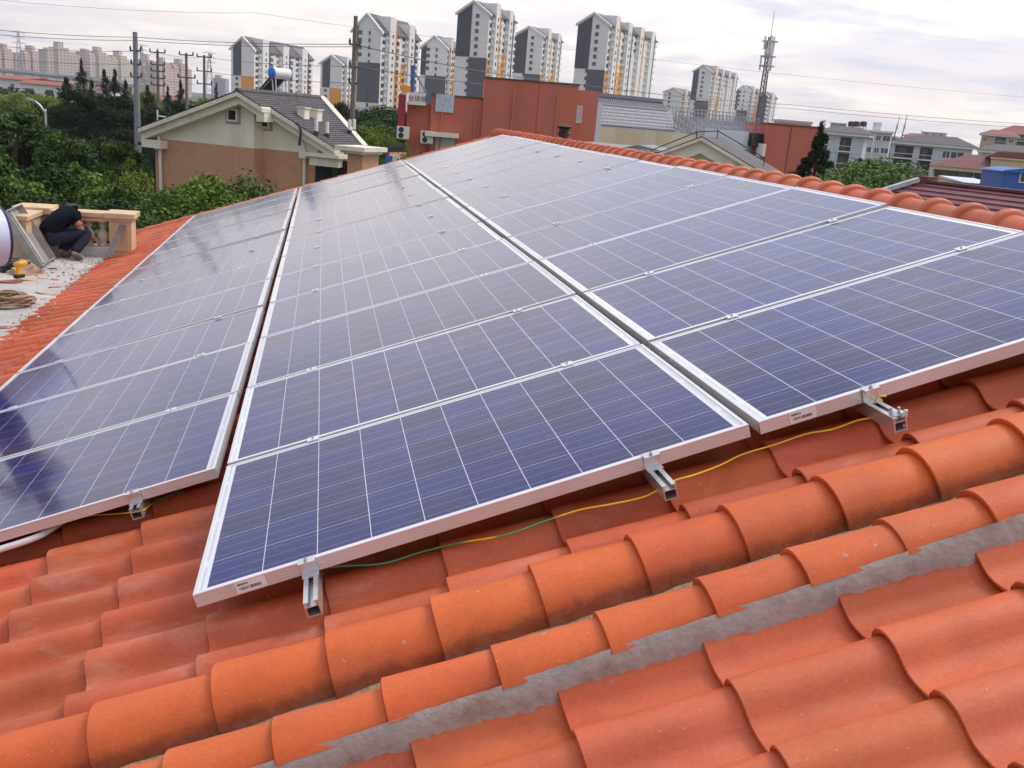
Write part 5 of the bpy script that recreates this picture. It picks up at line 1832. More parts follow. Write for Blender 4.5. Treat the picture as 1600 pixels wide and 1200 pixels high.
# yellow house with maroon hipped roof
fc = Face(1460, 256, 100, 1552, 268, 98)
T = fc.root('yellow_house', 'yellow rendered house with maroon hipped roof and a row of dark windows', 'house')
w, z = fc.w, fc(1460, 257)[1]
MB().box(0, w * 1.05, 0, 8, 0, z - .45).build('wall', YELLOW_WALL, T)
MB().box(-.4, w * 1.05, -.5, 8.4, z - .448, z - .1).build('eaves', YELLOW_WALL, T)
hz = fc(1512, 241, 4)[1]
MB().add([(-.5, -.6, z - .09), (w * 1.1, -.6, z - .09), (w * 1.1, 8.6, z - .09), (-.5, 8.6, z - .09), (3.2, 4, hz), (w * 1.1, 4, hz)], [(0, 1, 5, 4), (1, 2, 5), (2, 3, 4, 5), (3, 0, 4)]).build('roof', plain('maroon_tiles', (.16, .055, .055), .8, var=.15, scale=3), T)
for i, u in enumerate((1467, 1478, 1490, 1502, 1515, 1529, 1542)):
    x, zz_ = fc(u, 264 + (u - 1467) * .12)
    add_window(T, x, zz_ - .75, .70, 1.25, -.03, .07, 0, plain('brown_frame', (.10, .05, .03), .7) if i == 0 else bpy.data.materials['brown_frame'], GLASS)
x0, z0 = fc(1552, 248, -1.5)
mb = MB().box(x0, x0 + 7, -1.5, 6, 0, z0).build('front_wing', YELLOW_WALL, T)
MB().box(x0 - .15, x0 + 7, -1.65, 6.1, z0 + .003, z0 + .16).build('coping', YELLOW_WALL, T)
x, zz_ = fc(1557, 274, -1.5)
add_window(T, x, zz_ - .7, .7, 1.3, -1.53, .07, 0, bpy.data.materials['brown_frame'], GLASS)
xr, zr = fc(1535, 250, 1)
MB().prism([(x0 - .5, z0 + .17), (x0 + 7.2, z0 + .17), (x0 + 7.2, z0 + .9), (x0 + .5, z0 + .75)], 1.5, 6).build('wing_roof', bpy.data.materials['maroon_tiles'], T)
# blue cabin and white roof beside it
fc = Face(1568, 266, 62, 1625, 272, 62)
T = fc.root('blue_cabin', 'bright blue metal cabin at the right edge behind the maroon roof', 'cabin')
z = fc(1568, 268)[1]
MB().box(0, fc.w, 0, 3, 0, z).build('wall', BLUE_METAL, T)
MB().prism([(-.15, z + .003), (fc.w, z + .003), (fc.w * .5, z + .30), (0, z + .10)], -.2, 3.2).build('roof', BLUE_METAL, T)
xx, zz_ = fc(1598, 277)
add_window(T, xx, zz_ - .35, .45, .7, -.03, .06, 0, WHITE_WALL, GLASS)
fc = Face(1512, 281, 66, 1567, 283, 66)
T = fc.root('white_roof_shed', 'low pale roof strip left of the blue cabin', 'shed')
z = fc(1512, 281)[1]
MB().box(0, fc.w, .3, 4, 0, z - .3).build('wall', PALE_WALL, T)
MB().hexa([(-.2, 0, z - .25), (fc.w, 0, z - .25), (fc.w, 4.3, z - .05), (-.2, 4.3, z - .05), (-.2, 0, z - .18), (fc.w, 0, z - .18), (fc.w, 4.3, z + .05), (-.2, 4.3, z + .05)]).build('roof', PALE_WALL, T)

# near maroon metal roof
fc = Face(1447, 284, 23.0, 1640, 317, 20.5)
T = fc.root('maroon_roof_house', 'house under a ribbed maroon metal roof just beyond the ridge tiles', 'house')
w = fc.w; z = fc(1447, 285)[1]
sl = math.tan(R(24))
rf = MB()
k = 25
for i in range(k):
    y0, y1 = -.22 * i, -.22 * (i + 1)
    za, zb = z - .22 * i * sl, z - .22 * (i + 1) * sl
    rf.add([(-.22 * i * .55 - .1, y0, za), (w + 4, y0, za), (w + 4, y1, zb + .032), (-.22 * (i + 1) * .55 - .1, y1, zb + .032), (-.22 * (i + 1) * .55 - .1, y1, zb), (w + 4, y1, zb)], [(0, 1, 2, 3), (3, 2, 5, 4)])
rf.build('roof', MAROON, T)
MB().box(-.1, w + 4, -.08, .18, z + .003, z + .06).build('ridge_cap', MAROON, T)
MB().box(-.12, .10, -.1, .3, z - .2, z + .14).build('ridge_end', MAROON, T)
MB().bar((-.15, -.1, z + .05), (-.22 * k * .55 - .15, -.22 * k, z - .22 * k * sl + .05), .16, .10).build('hip_flashing', STEEL, T)
MB().box(.4, w + 3.6, -.22 * k + .6, 5, 0, z - .22 * k * sl + .12).build('wall', CREAM_WALL, T)
tz = at_z(1428, 299, z + GROUND - .75)

# black roof ventilator behind the ridge
b_ = at(880, 217, 16.0)
T = empty('roof_ventilator', b_, 0, 'black round roof ventilator standing behind the ridge tiles', 'ventilator')
MB().lathe([(.08, -.9), (.08, .05), (.105, .06), (.105, .08)], 18).build('stub', DARK_METAL, T, auto=40)
hd = MB()
hd.lathe([(.105, .081), (.118, .09), (.09, .11), (.085, .16), (.128, .185), (.132, .20), (.07, .225), (.02, .23)], 20)
hd.build('cowl', BLACK, T, auto=35)

# ------------------------------------------------------------------ trees
def leaf_cloud(blobs, size, seed, aspect=.55, up_bias=.35, shell=.33, droop=0.0, tmul=1.0, tadd=0.0):
    """many leaf-sized faces spread through a set of ellipsoids; blobs: (cx, cy, cz, rx, ry, rz, count)"""
    g = np.random.default_rng(seed)
    Vs, Ts = [], []
    for (cx, cy, cz, rx, ry, rz, n_) in blobs:
        n_ = int(n_)
        d = g.normal(size=(n_, 3)); d /= np.linalg.norm(d, axis=1)[:, None]
        rad = g.uniform(0, 1, n_) ** shell
        # knobbly outline: the radius varies with direction
        ph = g.uniform(0, 6.28, 6)
        wob = 1 + .13 * np.sin(d[:, 0] * 5 + ph[0]) + .13 * np.sin(d[:, 1] * 6 + ph[1]) + .10 * np.sin(d[:, 2] * 7 + ph[2] + d[:, 0] * 4)
        # sub-clumps: pull the leaves towards a few twig ends
        m_ = max(6, n_ // 45)
        tw = g.normal(size=(m_, 3)); tw /= np.linalg.norm(tw, axis=1)[:, None]
        tw *= (g.uniform(.55, 1.0, m_))[:, None]
        which = g.integers(0, m_, n_)
        p = d * (rad * wob)[:, None]
        p = p * .42 + (tw[which] + g.normal(size=(n_, 3)) * .12) * .58 * 1.12
        c = np.array([cx, cy, cz]) + p * np.array([rx, ry, rz])
        nrm = d * 1.0 + g.normal(size=(n_, 3)) * .5 + np.array([0, 0, up_bias])
        nrm /= np.linalg.norm(nrm, axis=1)[:, None]
        a = np.cross(nrm, g.normal(size=(n_, 3))); a /= np.linalg.norm(a, axis=1)[:, None]
        if droop:
            a = a * (1 - droop) + np.array([0, 0, -1.0]) * droop
            a /= np.linalg.norm(a, axis=1)[:, None]
        b = np.cross(nrm, a)
        s = size * g.uniform(.6, 1.35, n_)
        L_ = a * s[:, None]; W_ = b * (s * aspect)[:, None]
        Vs.append(np.stack([c - L_, c + W_ - L_ * .1, c + L_, c - W_ - L_ * .1], 1))
        tone = np.clip((g.uniform(.0, .95) + g.uniform(-.22, .22, m_)[which] + g.uniform(-.18, .18, n_)) * tmul + tadd, 0, 1)
        Ts.append(np.repeat(tone, 4))
    V = np.concatenate(Vs).reshape(-1, 3); T_ = np.concatenate(Ts)
    return V, T_


def leaf_mesh(name, V, T_, mat):
    n_ = len(V) // 4
    me = bpy.data.meshes.new(name)
    me.vertices.add(len(V)); me.vertices.foreach_set('co', V.astype(np.float32).ravel())
    me.loops.add(len(V)); me.loops.foreach_set('vertex_index', np.arange(len(V), dtype=np.int32))
    me.polygons.add(n_); me.polygons.foreach_set('loop_start', np.arange(0, 4 * n_, 4, dtype=np.int32))
    try:
        me.polygons.foreach_set('loop_total', np.full(n_, 4, dtype=np.int32))
    except Exception:
        pass
    ca = me.color_attributes.new('tint', 'FLOAT_COLOR', 'POINT')
    arr = np.ones((len(V), 4), dtype=np.float32)
    arr[:, 0] = T_; arr[:, 1] = T_; arr[:, 2] = T_
    ca.data.foreach_set('color', arr.ravel())
    me.materials.append(mat)
    me.update(calc_edges=True)
    return me


def trunk_mesh(name, h, r, limbs, seed, spread):
    g = random.Random(seed)
    mb = MB()
    pts = [(g.uniform(-.08, .08) * i * r * 4, g.uniform(-.08, .08) * i * r * 4, h * i / 5) for i in range(6)]
    pts[0] = (0, 0, 0)
    mb.tube(pts, [r * 1.5, r, r * .85, r * .7, r * .5, r * .25], 8)
    for i in range(limbs):
        a = 2 * math.pi * i / limbs + g.uniform(-.4, .4)
        z = h * g.uniform(.35, .75)
        L_ = spread * g.uniform(.6, 1)
        mb.tube([(0, 0, z), (math.cos(a) * L_ * .5, math.sin(a) * L_ * .5, z + L_ * .35), (math.cos(a) * L_, math.sin(a) * L_, z + L_ * .8)], [r * .5, r * .32, r * .08], 6)
    return mb.mesh(name, BARK, True)


def broad(seed, H=6.0, W=2.6, nb=24, leaves=34000, size=.062, mat=LEAF):
    g = random.Random(seed)
    blobs = []
    # clumps sit on the shell of a broad dome, with gaps between them
    for i in range(nb):
        f_ = (i + .5) / nb
        zc_ = 1 - 1.45 * f_
        q = math.sqrt(max(0, 1 - zc_ * zc_)) * g.uniform(.80, 1.05)
        a = i * 2.4 + g.uniform(-.5, .5)
        r_ = W * g.uniform(.25, .38)
        blobs.append((q * W * .70 * math.cos(a), q * W * .70 * math.sin(a), H * .60 + zc_ * H * .27 * g.uniform(.85, 1.1), r_, r_, r_ * g.uniform(.62, .82), leaves / nb * g.uniform(.7, 1.3)))
    V, T_ = leaf_cloud(blobs, size, seed)
    return leaf_mesh('crown', V, T_, mat), trunk_mesh('trunk', H * .8, H * .028, 6, seed, W * .7)


def conifer(seed, H=10.0, W=2.5, leaves=20000, size=.11, mat=NEEDLE):
    g = random.Random(seed)
    blobs = []
    k = 17
    for i in range(k):
        f_ = i / (k - 1)
        z = H * (.10 + .87 * f_)
        ww = W * (1 - f_) ** .60 + .30
        for q in range(4 if f_ < .8 else 1):
            a = g.uniform(0, 6.28)
            rr = ww * g.uniform(.35, .62) if f_ < .8 else 0
            blobs.append((rr * math.cos(a), rr * math.sin(a), z + g.uniform(-.2, .2), ww * .62, ww * .62, H * .062, 120 + 300 * ww * ww if f_ < .8 else 260))
    blobs.append((0, 0, H * .99, .10, .10, H * .045, 70))
    V, T_ = leaf_cloud(blobs, size, seed, aspect=.28, up_bias=.1, droop=.25)
    return leaf_mesh('crown', V, T_, mat), trunk_mesh('trunk', H * .97, H * .015, 0, seed, 1)


def cedar(seed, H=8.5, W=2.3, size=.12):
    g = random.Random(seed)
    blobs = []
    mbt = MB().tube([(0, 0, 0), (.05, 0, H * .5), (0, 0, H)], [.16, .10, .02], 8)
    tiers = 16
    for i in range(tiers):
        f_ = i / (tiers - 1)
        z = H * (.16 + .80 * f_)
        ww = W * (1 - f_) ** .9 * g.uniform(.7, 1.2) + .25
        for q in range(5):
            a = 2 * math.pi * q / 5 + i * 1.1 + g.uniform(-.5, .5); z = H * (.14 + .82 * f_) + g.uniform(-.22, .22)
            mbt.tube([(0, 0, z), (ww * .6 * math.cos(a), ww * .6 * math.sin(a), z + .10), (ww * math.cos(a), ww * math.sin(a), z - .05)], [.035, .025, .008], 5)
            for s_ in (.35, .6, .85):
                blobs.append((ww * s_ * math.cos(a), ww * s_ * math.sin(a), z + .05 - .12 * s_, ww * .26, ww * .26, .16, 150))
    blobs.append((0, 0, H, .12, .12, .35, 90))
    V, T_ = leaf_cloud(blobs, size, seed, aspect=.22, up_bias=.5)
    return leaf_mesh('crown', V, T_, NEEDLE), mbt.mesh('trunk', BARK, True)


def willow(seed, H=5.5, W=2.6, leaves=42000, size=.048):
    g = random.Random(seed)
    blobs = []
    for i in range(16):
        a = g.uniform(0, 6.28); q = g.uniform(0, .8) * W
        z = H * (.86 - .25 * (q / W) ** 2) * g.uniform(.8, 1.05)
        blobs.append((q * math.cos(a), q * math.sin(a), z, W * .24, W * .24, H * .19, leaves / 26))
        blobs.append((q * math.cos(a) * 1.05, q * math.sin(a) * 1.05, z - H * .22, W * .26, W * .26, H * .2, leaves / 38))
    V, T_ = leaf_cloud(blobs, size, seed, aspect=.22, droop=.5, up_bias=.2)
    return leaf_mesh('crown', V, T_, WILLOW), trunk_mesh('trunk', H * .8, H * .022, 6, seed, W * .6)


def plant(proto, name, x, y, H, H0, label, cat='tree', group=None, wide=1.0, z=GROUND):
    o = empty(name, (x, y, z), random.uniform(0, 6.28), label, cat, group)
    s = H / H0
    o.scale = (s * wide, s * wide, s)
    inst(proto[0], 'crown', o); inst(proto[1], 'trunk', o)
    return o


BRO = [broad(s) for s in (11, 12, 13)]
BRO_D = [broad(s, leaves=30000, mat=LEAF_DARK) for s in (21, 22)]
BRO_N = [broad(s, W=1.5, nb=22, leaves=24000, size=.060) for s in (14, 15, 16)]
BRO_DN = broad(24, W=1.5, nb=22, leaves=22000, mat=LEAF_DARK)
BRO_Y = broad(31, leaves=22000, mat=LEAF_Y, size=.07)
BUSH = broad(41, H=6, W=3.1, nb=30, leaves=42000, size=.060)
CON = [conifer(s) for s in (51, 52, 53)]
CED = cedar(61)
WIL = [broad(s, H=5.5, W=2.5, nb=26, leaves=36000, size=.055, mat=WILLOW) for s in (71, 72)]


def tree_px(proto, name, u, v, d, H0, label, wide=1.0, group=None, cat='tree'):
    """a tree whose top is seen at a pixel, d metres deep, standing on the ground"""
    p = at(u, v, d)
    return plant(proto, name, p.x, p.y, p.z - GROUND, H0, label, cat, group, wide)


G1 = 'broadleaf trees left of the gabled house'
for i, (pr, u, v, d, wd, lab) in enumerate([
    (BRO_DN, 26, 150, 42, 1.25, 'dark broadleaf tree at the left edge, tallest behind the street lamp'),
    (BRO_N[0], 100, 185, 36, .90, 'bright rounded tree just right of the street lamp'),
    (BRO_N[1], 118, 225, 26, 1.18, 'big broadleaf tree in front, straight above the crouching worker'),
    (BRO_N[2], 188, 193, 40, .75, 'rounded tree at the foot of the thick steel pole'),
    (BRO_N[0], -8, 208, 24, .85, 'bright leafy tree cut by the left edge behind the water tank'),
    (BRO_N[2], 52, 246, 27, .88, 'mid green rounded tree left of the big one, above the balustrade corner'),
    (BRO_N[0], 176, 258, 25, .88, 'leafy tree right of the big one, before the downpipe'),
    (BRO_D[1], 55, 282, 21, 1.2, 'dark tree right behind the balustrade corner'),
    (BRO_D[0], 200, 318, 21, .85, 'low dark tree behind the right end of the balustrade'),
    (BRO_Y, 212, 247, 30, .45, 'small yellowish tree beside the downpipe corner of the gabled house'),
    (BRO_D[1], 150, 290, 23, 1.1, 'dark tree directly behind the balusters'),
    (BRO_D[0], 148, 196, 50, 1.2, 'dark leaved tree between the bright crown and the dark conifers'),  # dark leaf colour fills in for shade behind the bright crowns
    (BRO_D[1], 60, 205, 46, 1.1, 'dark leaved tree filling the gap below the street lamp'),
    (BRO_D[0], 10, 236, 32, 1.1, 'dark leaved tree low at the left edge behind the bright ones'),
]):
    tree_px(pr, 'broadleaf_tree', u, v, d, 6.0, lab, wd, G1)
G2 = 'dark conifers behind the trees'
for i, (u, v, d, wd, lab) in enumerate([
    (103, 124, 76, 1.2, 'dark conifer, leftmost of the row'), (127, 100, 74, 1.15, 'dark conifer with the tallest spire of the row'), (143, 128, 80, 1.2, 'dark conifer right behind the tallest spire'),
    (163, 112, 78, 1.0, 'slender dark conifer with a thin high tip'), (179, 116, 74, 1.25, 'dark conifer left of the thick steel pole'), (196, 128, 78, 1.1, 'dark conifer touching the steel pole on its left'),
    (231, 136, 80, 1.2, 'dark conifer just right of the steel pole'), (262, 140, 84, 1.1, 'dark conifer between the first two slim poles'), (282, 128, 92, 1.0, 'dark conifer left of the second slim pole'),
    (338, 131, 130, .7, 'tiny dark conifer on the skyline left of the roof peak')]):
    tree_px(CON[i % 3], 'conifer', u, v, d, 10.0, lab, wd, G2)
for u, v, d, pr, wd, lab in [(232, 134, 100, BRO_Y, .6, 'yellow green tree top behind the conifers'), (322, 141, 70, BRO_Y, .5, 'yellow green bush top at the left roof slope of the gabled house'),
                             (45, 138, 110, BRO_Y, 1.6, 'light green willowy tree below the red roofed sheds'), (78, 142, 95, BRO_Y, 1.4, 'light green tree behind the lamp head'), (10, 142, 120, BRO_Y, 1.5, 'light green tree at the far left below the sheds')]:
    tree_px(pr, 'broadleaf_tree', u, v, d, 6.0, lab, wd, G1)
bs = tree_px(BUSH, 'round_tree', 345, 260, 27, 6.0, 'dense round bright green tree before the brown wall of the gabled house', 1.02)
tree_px(BUSH, 'round_tree', 290, 292, 26, 6.0, 'lower round green tree joined to the left of the bright one', .62)
G3 = 'trees between the gabled house and the red building'
for pr, u, v, d, wd, lab, nm in [
    (BRO_D[0], 612, 152, 84, 1.25, 'largest dark tree right of the tall concrete pole', 0), (BRO_D[1], 580, 178, 78, 1.1, 'dark tree between concrete pole and the largest one', 0), (BRO[0], 606, 188, 66, .85, 'mid green rounded tree before the largest dark one', 0),
    (BRO_Y, 594, 196, 60, .7, 'yellow green tree beside the red building corner', 0), (BRO_D[1], 540, 152, 90, .9, 'dark tree left of the concrete pole', 0), (BRO[1], 536, 178, 62, .9, 'green tree behind the dark slate roof', 0),
    (BRO_Y, 566, 184, 64, .7, 'light green tree at the foot of the concrete pole', 0), (BRO[2], 618, 205, 58, .6, 'small green tree touching the corner of the red building', 0)]:
    tree_px(pr, 'broadleaf_tree', u, v, d, 6.0, lab, wd, G3)
tree_px(BUSH, 'round_tree', 652, 231, 40, 6.0, 'low round tree top just over the panels before the red wall', .55)
tree_px(CED, 'cedar', 1283, 204, 38, 8.5, 'dark spreading cedar before the plain red block', 1.0)
G4 = 'feathery green trees right of the cedar'
for i, (u, v, d, wd, lab) in enumerate([(1362, 234, 42, 1.25, 'feathery pale green tree, second right of the cedar'), (1330, 243, 40, 1.1, 'feathery green tree directly right of the cedar'), (1395, 240, 40, 1.25, 'feathery green tree in the middle of the pale clump'),
                                        (1420, 252, 38, 1.0, 'feathery green tree beside the maroon roof'), (1376, 254, 36, 1.2, 'low feathery green tree before the pale clump'), (1308, 262, 36, .9, 'yellowish feathery tree under the cedar branches')]):
    tree_px(WIL[i % 2], 'feathery_tree', u, v, d, 5.5, lab, wd, G4)
tree_px(BRO_D[0], 'broadleaf_tree', 1322, 250, 60, 6.0, 'dark tree low before the hipped grey apartment house', .7)
tree_px(BRO_D[1], 'broadleaf_tree', 1349, 240, 90, 6.0, 'small dark tree between the first two grey apartment houses', .55)
# far woods: one mass nobody could count
g_ = np.random.default_rng(5)
bl = []
for i in range(120):
    u = g_.uniform(-150, 720)
    d = g_.uniform(105, 330)
    p = at(u, 150, d)
    h = g_.uniform(4.0, 7.0)
    bl.append((p.x, p.y, GROUND + h * .55, 5, 5, h * .5, 130))
for i in range(26):
    u = g_.uniform(1200, 1750)
    d = g_.uniform(110, 200)
    p = at(u, 250, d)
    bl.append((p.x, p.y, GROUND + 2.0, 4, 4, 2.0, 110))
V, T_ = leaf_cloud(bl, .75, 77)
wd = bpy.data.objects.new('far_wood', leaf_mesh('far_wood', V, T_, LEAF_DARK))
COL.objects.link(wd)
tag(wd, 'dark belt of far trees below the skyline', 'wood', kind='stuff')

# ------------------------------------------------------------------ concrete terrace with its balustrade
TZ = -.95


def at_y(u, v, Y):
    r = ray(u, v)
    return CW + r * ((Y - CW.y) / r.y)


terr = empty('terrace', (0, 0, GROUND), 0, 'pale concrete roof terrace at the left, scattered with chips and dust', 'terrace')
mb = MB()
e_pts = []
yy = 6.2
while yy < 12.0:
    e_pts.append((-2.47 - .022 * (yy - 7.4) + random.uniform(-.035, .03), yy))
    yy += .055
zt = TZ - GROUND
V = [(-5.8, 6.2, zt), (-5.8, 12.0, zt)] + [(x, y, zt) for x, y in reversed(e_pts)]
n_ = len(V)
mb.add(V + [(x, y, zt - .14) for x, y, z in V], [tuple(range(n_))] + [(i, i + n_, (i + 1) % n_ + n_, (i + 1) % n_) for i in range(n_)])
SLABM = plain('dusty_concrete', (.45, .425, .40), .92, var=.14, scale=3.0, bump=.4, dirt=(.30, .25, .21), dirt_scale=2.6, dirt_amt=.55)
mb.build('slab', SLABM, terr)
MB().box(-5.7, -2.75, 6.35, 11.9, 0, zt - .145).build('wall', CREAM_WALL, terr)
# lime and mortar crumbs where the slab meets the tiles
cr = MB()
for i in range(420):
    y = random.uniform(6.3, 12.0)
    x = -2.47 - .022 * (y - 7.4) + random.gauss(.03, .07)
    r_ = random.uniform(.006, .020)
    z = zt + .002 if x < -2.5 else max(zt - .03 + (x + 2.5) * .33, zt - .04)
    cr.lathe([(r_ * .7, -.01), (r_, r_ * .3), (r_ * .3, r_ * .8)], 5, (x, y, z))
tag(cr.build('mortar_crumbs', SLABM, terr), kind='stuff')

bal_y = 11.42
pR = at_y(212, 336, bal_y).x; pL = at_y(168, 340, bal_y).x
cz = at_y(190, 333, bal_y).z
railL = at_y(80, 326, bal_y).x - .05
bl_ = empty('balustrade', (0, bal_y, TZ), 0, 'ochre stone balustrade with pale turned balusters behind the crouching worker', 'balustrade')
h = cz - TZ
hp2 = h
p0 = at_y(171, 370, bal_y).x; p1 = at_y(206, 370, bal_y).x
pm_ = MB().box(p0, p1, -.02, .32, .0, hp2 - .115)
pm_.build('pillar', OCHRE, bl_, bevel=.006)
MB().box(p0 - .02, p1 + .02, -.045, .345, hp2 - .115, hp2 - .075).box(p0 - .05, p1 + .05, -.075, .375, hp2 - .0745, hp2).build('pillar_cap', OCHRE, bl_, bevel=.008)
fr = MB()
fr.box(p0 + .04, p1 - .04, -.032, -.0205, .08, hp2 - .19)
fr.build('pillar_panel', OCHRE, bl_, bevel=.004)
MB().box(railL, p0 - .055, -.03, .30, hp2 - .075, hp2 - .012).box(railL, p0 - .025, .0, .27, hp2 - .135, hp2 - .0755).build('top_rail', OCHRE, bl_, bevel=.008)
MB().box(railL, p0 - .005, .0, .27, 0, .125).build('plinth', plain('white_plinth', (.66, .64, .63), .85), bl_)
prof = [(.062, 0), (.062, .022), (.044, .030), (.040, .045), (.056, .075), (.072, .115), (.070, .150), (.050, .19), (.032, .225), (.028, .255), (.044, .268), (.046, .280), (.030, .290), (.034, .31), (.058, .325), (.060, .345)]
sc_h = (hp2 - .135 - .125) / .345
BLM = MB().lathe([(r_ * 1.12, z * sc_h) for r_, z in prof], 16).mesh('baluster', BALUSTER, True)
x = p0 - .11
while x > railL + .1:
    inst(BLM, 'baluster', bl_, (x, .135, .125))
    x -= .185
# corner pillar and the side run towards the camera
cx = railL
MB().box(cx - .36, cx, -.02, .34, 0, hp2 - .07).build('pillar', OCHRE, bl_, bevel=.006)
MB().box(cx - .42, cx + .05, -.08, .40, hp2 - .0695, hp2 + .02).build('pillar_cap', OCHRE, bl_, bevel=.008)
MB().box(cx - .33, cx - .03, -.80, -.085, hp2 - .075, hp2 - .012).box(cx - .30, cx - .06, -.78, -.022, hp2 - .135, hp2 - .0755).build('top_rail', OCHRE, bl_, bevel=.008)
MB().box(cx - .30, cx - .06, -.78, -.022, 0, hp2 - .135).build('side_panel', OCHRE, bl_)

# grey metal tray leaning on the corner
b0 = at_z(57, 421, TZ); b1 = at_z(78, 406, TZ)
t0 = at(19, 336, (b0 - CW).dot(FWD) + .05); t1 = at(40, 329, (b1 - CW).dot(FWD) + .12)
ax = (b1 - b0); ay = ((t0 - b0) + (t1 - b1)) / 2
Lx, Ly = ax.length, ay.length
exx = ax.normalized(); eyy = (ay - exx * ay.dot(exx)).normalized(); ezz = exx.cross(eyy)
tr = empty('metal_tray', b0, 0, 'long grey sheet metal tray leaning against the balustrade corner', 'tray')
Mt = Matrix.Identity(4)
for i in range(3):
    Mt[i][0] = exx[i]; Mt[i][1] = eyy[i]; Mt[i][2] = ezz[i]; Mt[i][3] = b0[i]
tr.matrix_world = Mt
fs = 1 if ezz.dot(CW - b0) > 0 else -1
tb = MB().box(0, Lx, 0, Ly, -.004, .004)
tb.build('sheet', TRAY, tr)
dpt = .085 * fs
lo, hi = (min(0.0045 * fs, dpt), max(0.0045 * fs, dpt))
MB().box(0, .012, 0, Ly, lo, hi).box(Lx - .012, Lx, 0, Ly, lo, hi).box(.0125, Lx - .0125, 0, .012, lo, hi).box(.0125, Lx - .0125, Ly - .012, Ly, lo, hi).build('flange', TRAY, tr)
MB().box(Lx * .45, Lx * .55, .02, Ly - .02, min(.005 * fs, .02 * fs), max(.005 * fs, .02 * fs)).build('stiffener', plain('tray_pale', (.48, .46, .42), .6, .2, var=.15), tr)

# board leaning on the pillar
q0 = at_y(170, 402, bal_y - .30); q1 = at_y(192, 352, bal_y - .03)
o = MB().bar(q0, q1, .085, .02).build('grey_board', plain('weathered_board', (.23, .21, .20), .9, var=.25, scale=14))
tag(o, 'weathered grey board leaning against the ochre pillar', 'board')

# ------------------------------------------------------------------ people
def skin_body(name, nodes, edges, mat, parent, root=0, sub=2):
    """nodes: (x, y, z, rx, ry)"""
    me = bpy.data.meshes.new(name)
    me.from_pydata([n_[:3] for n_ in nodes], edges, [])
    o = bpy.data.objects.new(name, me)
    COL.objects.link(o)
    o.parent = parent
    me.materials.append(mat)
    sk = o.modifiers.new('skin', 'SKIN')
    sk.use_smooth_shade = True
    for i, n_ in enumerate(nodes):
        d = me.skin_vertices[0].data[i]
        d.radius = (n_[3], n_[4] if len(n_) > 4 else n_[3])
        d.use_root = i == root
    if sub:
        s_ = o.modifiers.new('subdivision', 'SUBSURF'); s_.levels = sub; s_.render_levels = sub
    return o


def finger_nodes(base, dirv, side, n0):
    """five fingers rooted in the palm"""
    nodes, edges = [], []
    base, dirv, side = Vector(base), Vector(dirv).normalized(), Vector(side).normalized()
    curl = Vector((0, 0, -1))
    for k, (off, L_) in enumerate(((-.030, .068), (-.010, .078), (.010, .074), (.028, .058))):
        p0 = base + side * off
        p1 = p0 + dirv * L_ * .5 + curl * .006
        p2 = p1 + dirv * L_ * .3 + curl * .022
        i = n0 + len(nodes)
        nodes += [(*p0, .009), (*p1, .008), (*p2, .007)]
        edges += [(i, i + 1), (i + 1, i + 2)]
    p0 = base - dirv * .045 - side * .035
    p1 = p0 + dirv * .03 - side * .025 + curl * .012
    p2 = p1 + dirv * .03 + curl * .015
    i = n0 + len(nodes)
    nodes += [(*p0, .010), (*p1, .009), (*p2, .008)]
    edges += [(i, i + 1), (i + 1, i + 2)]
    return nodes, edges, [n0 + 3 * k for k in range(5)]


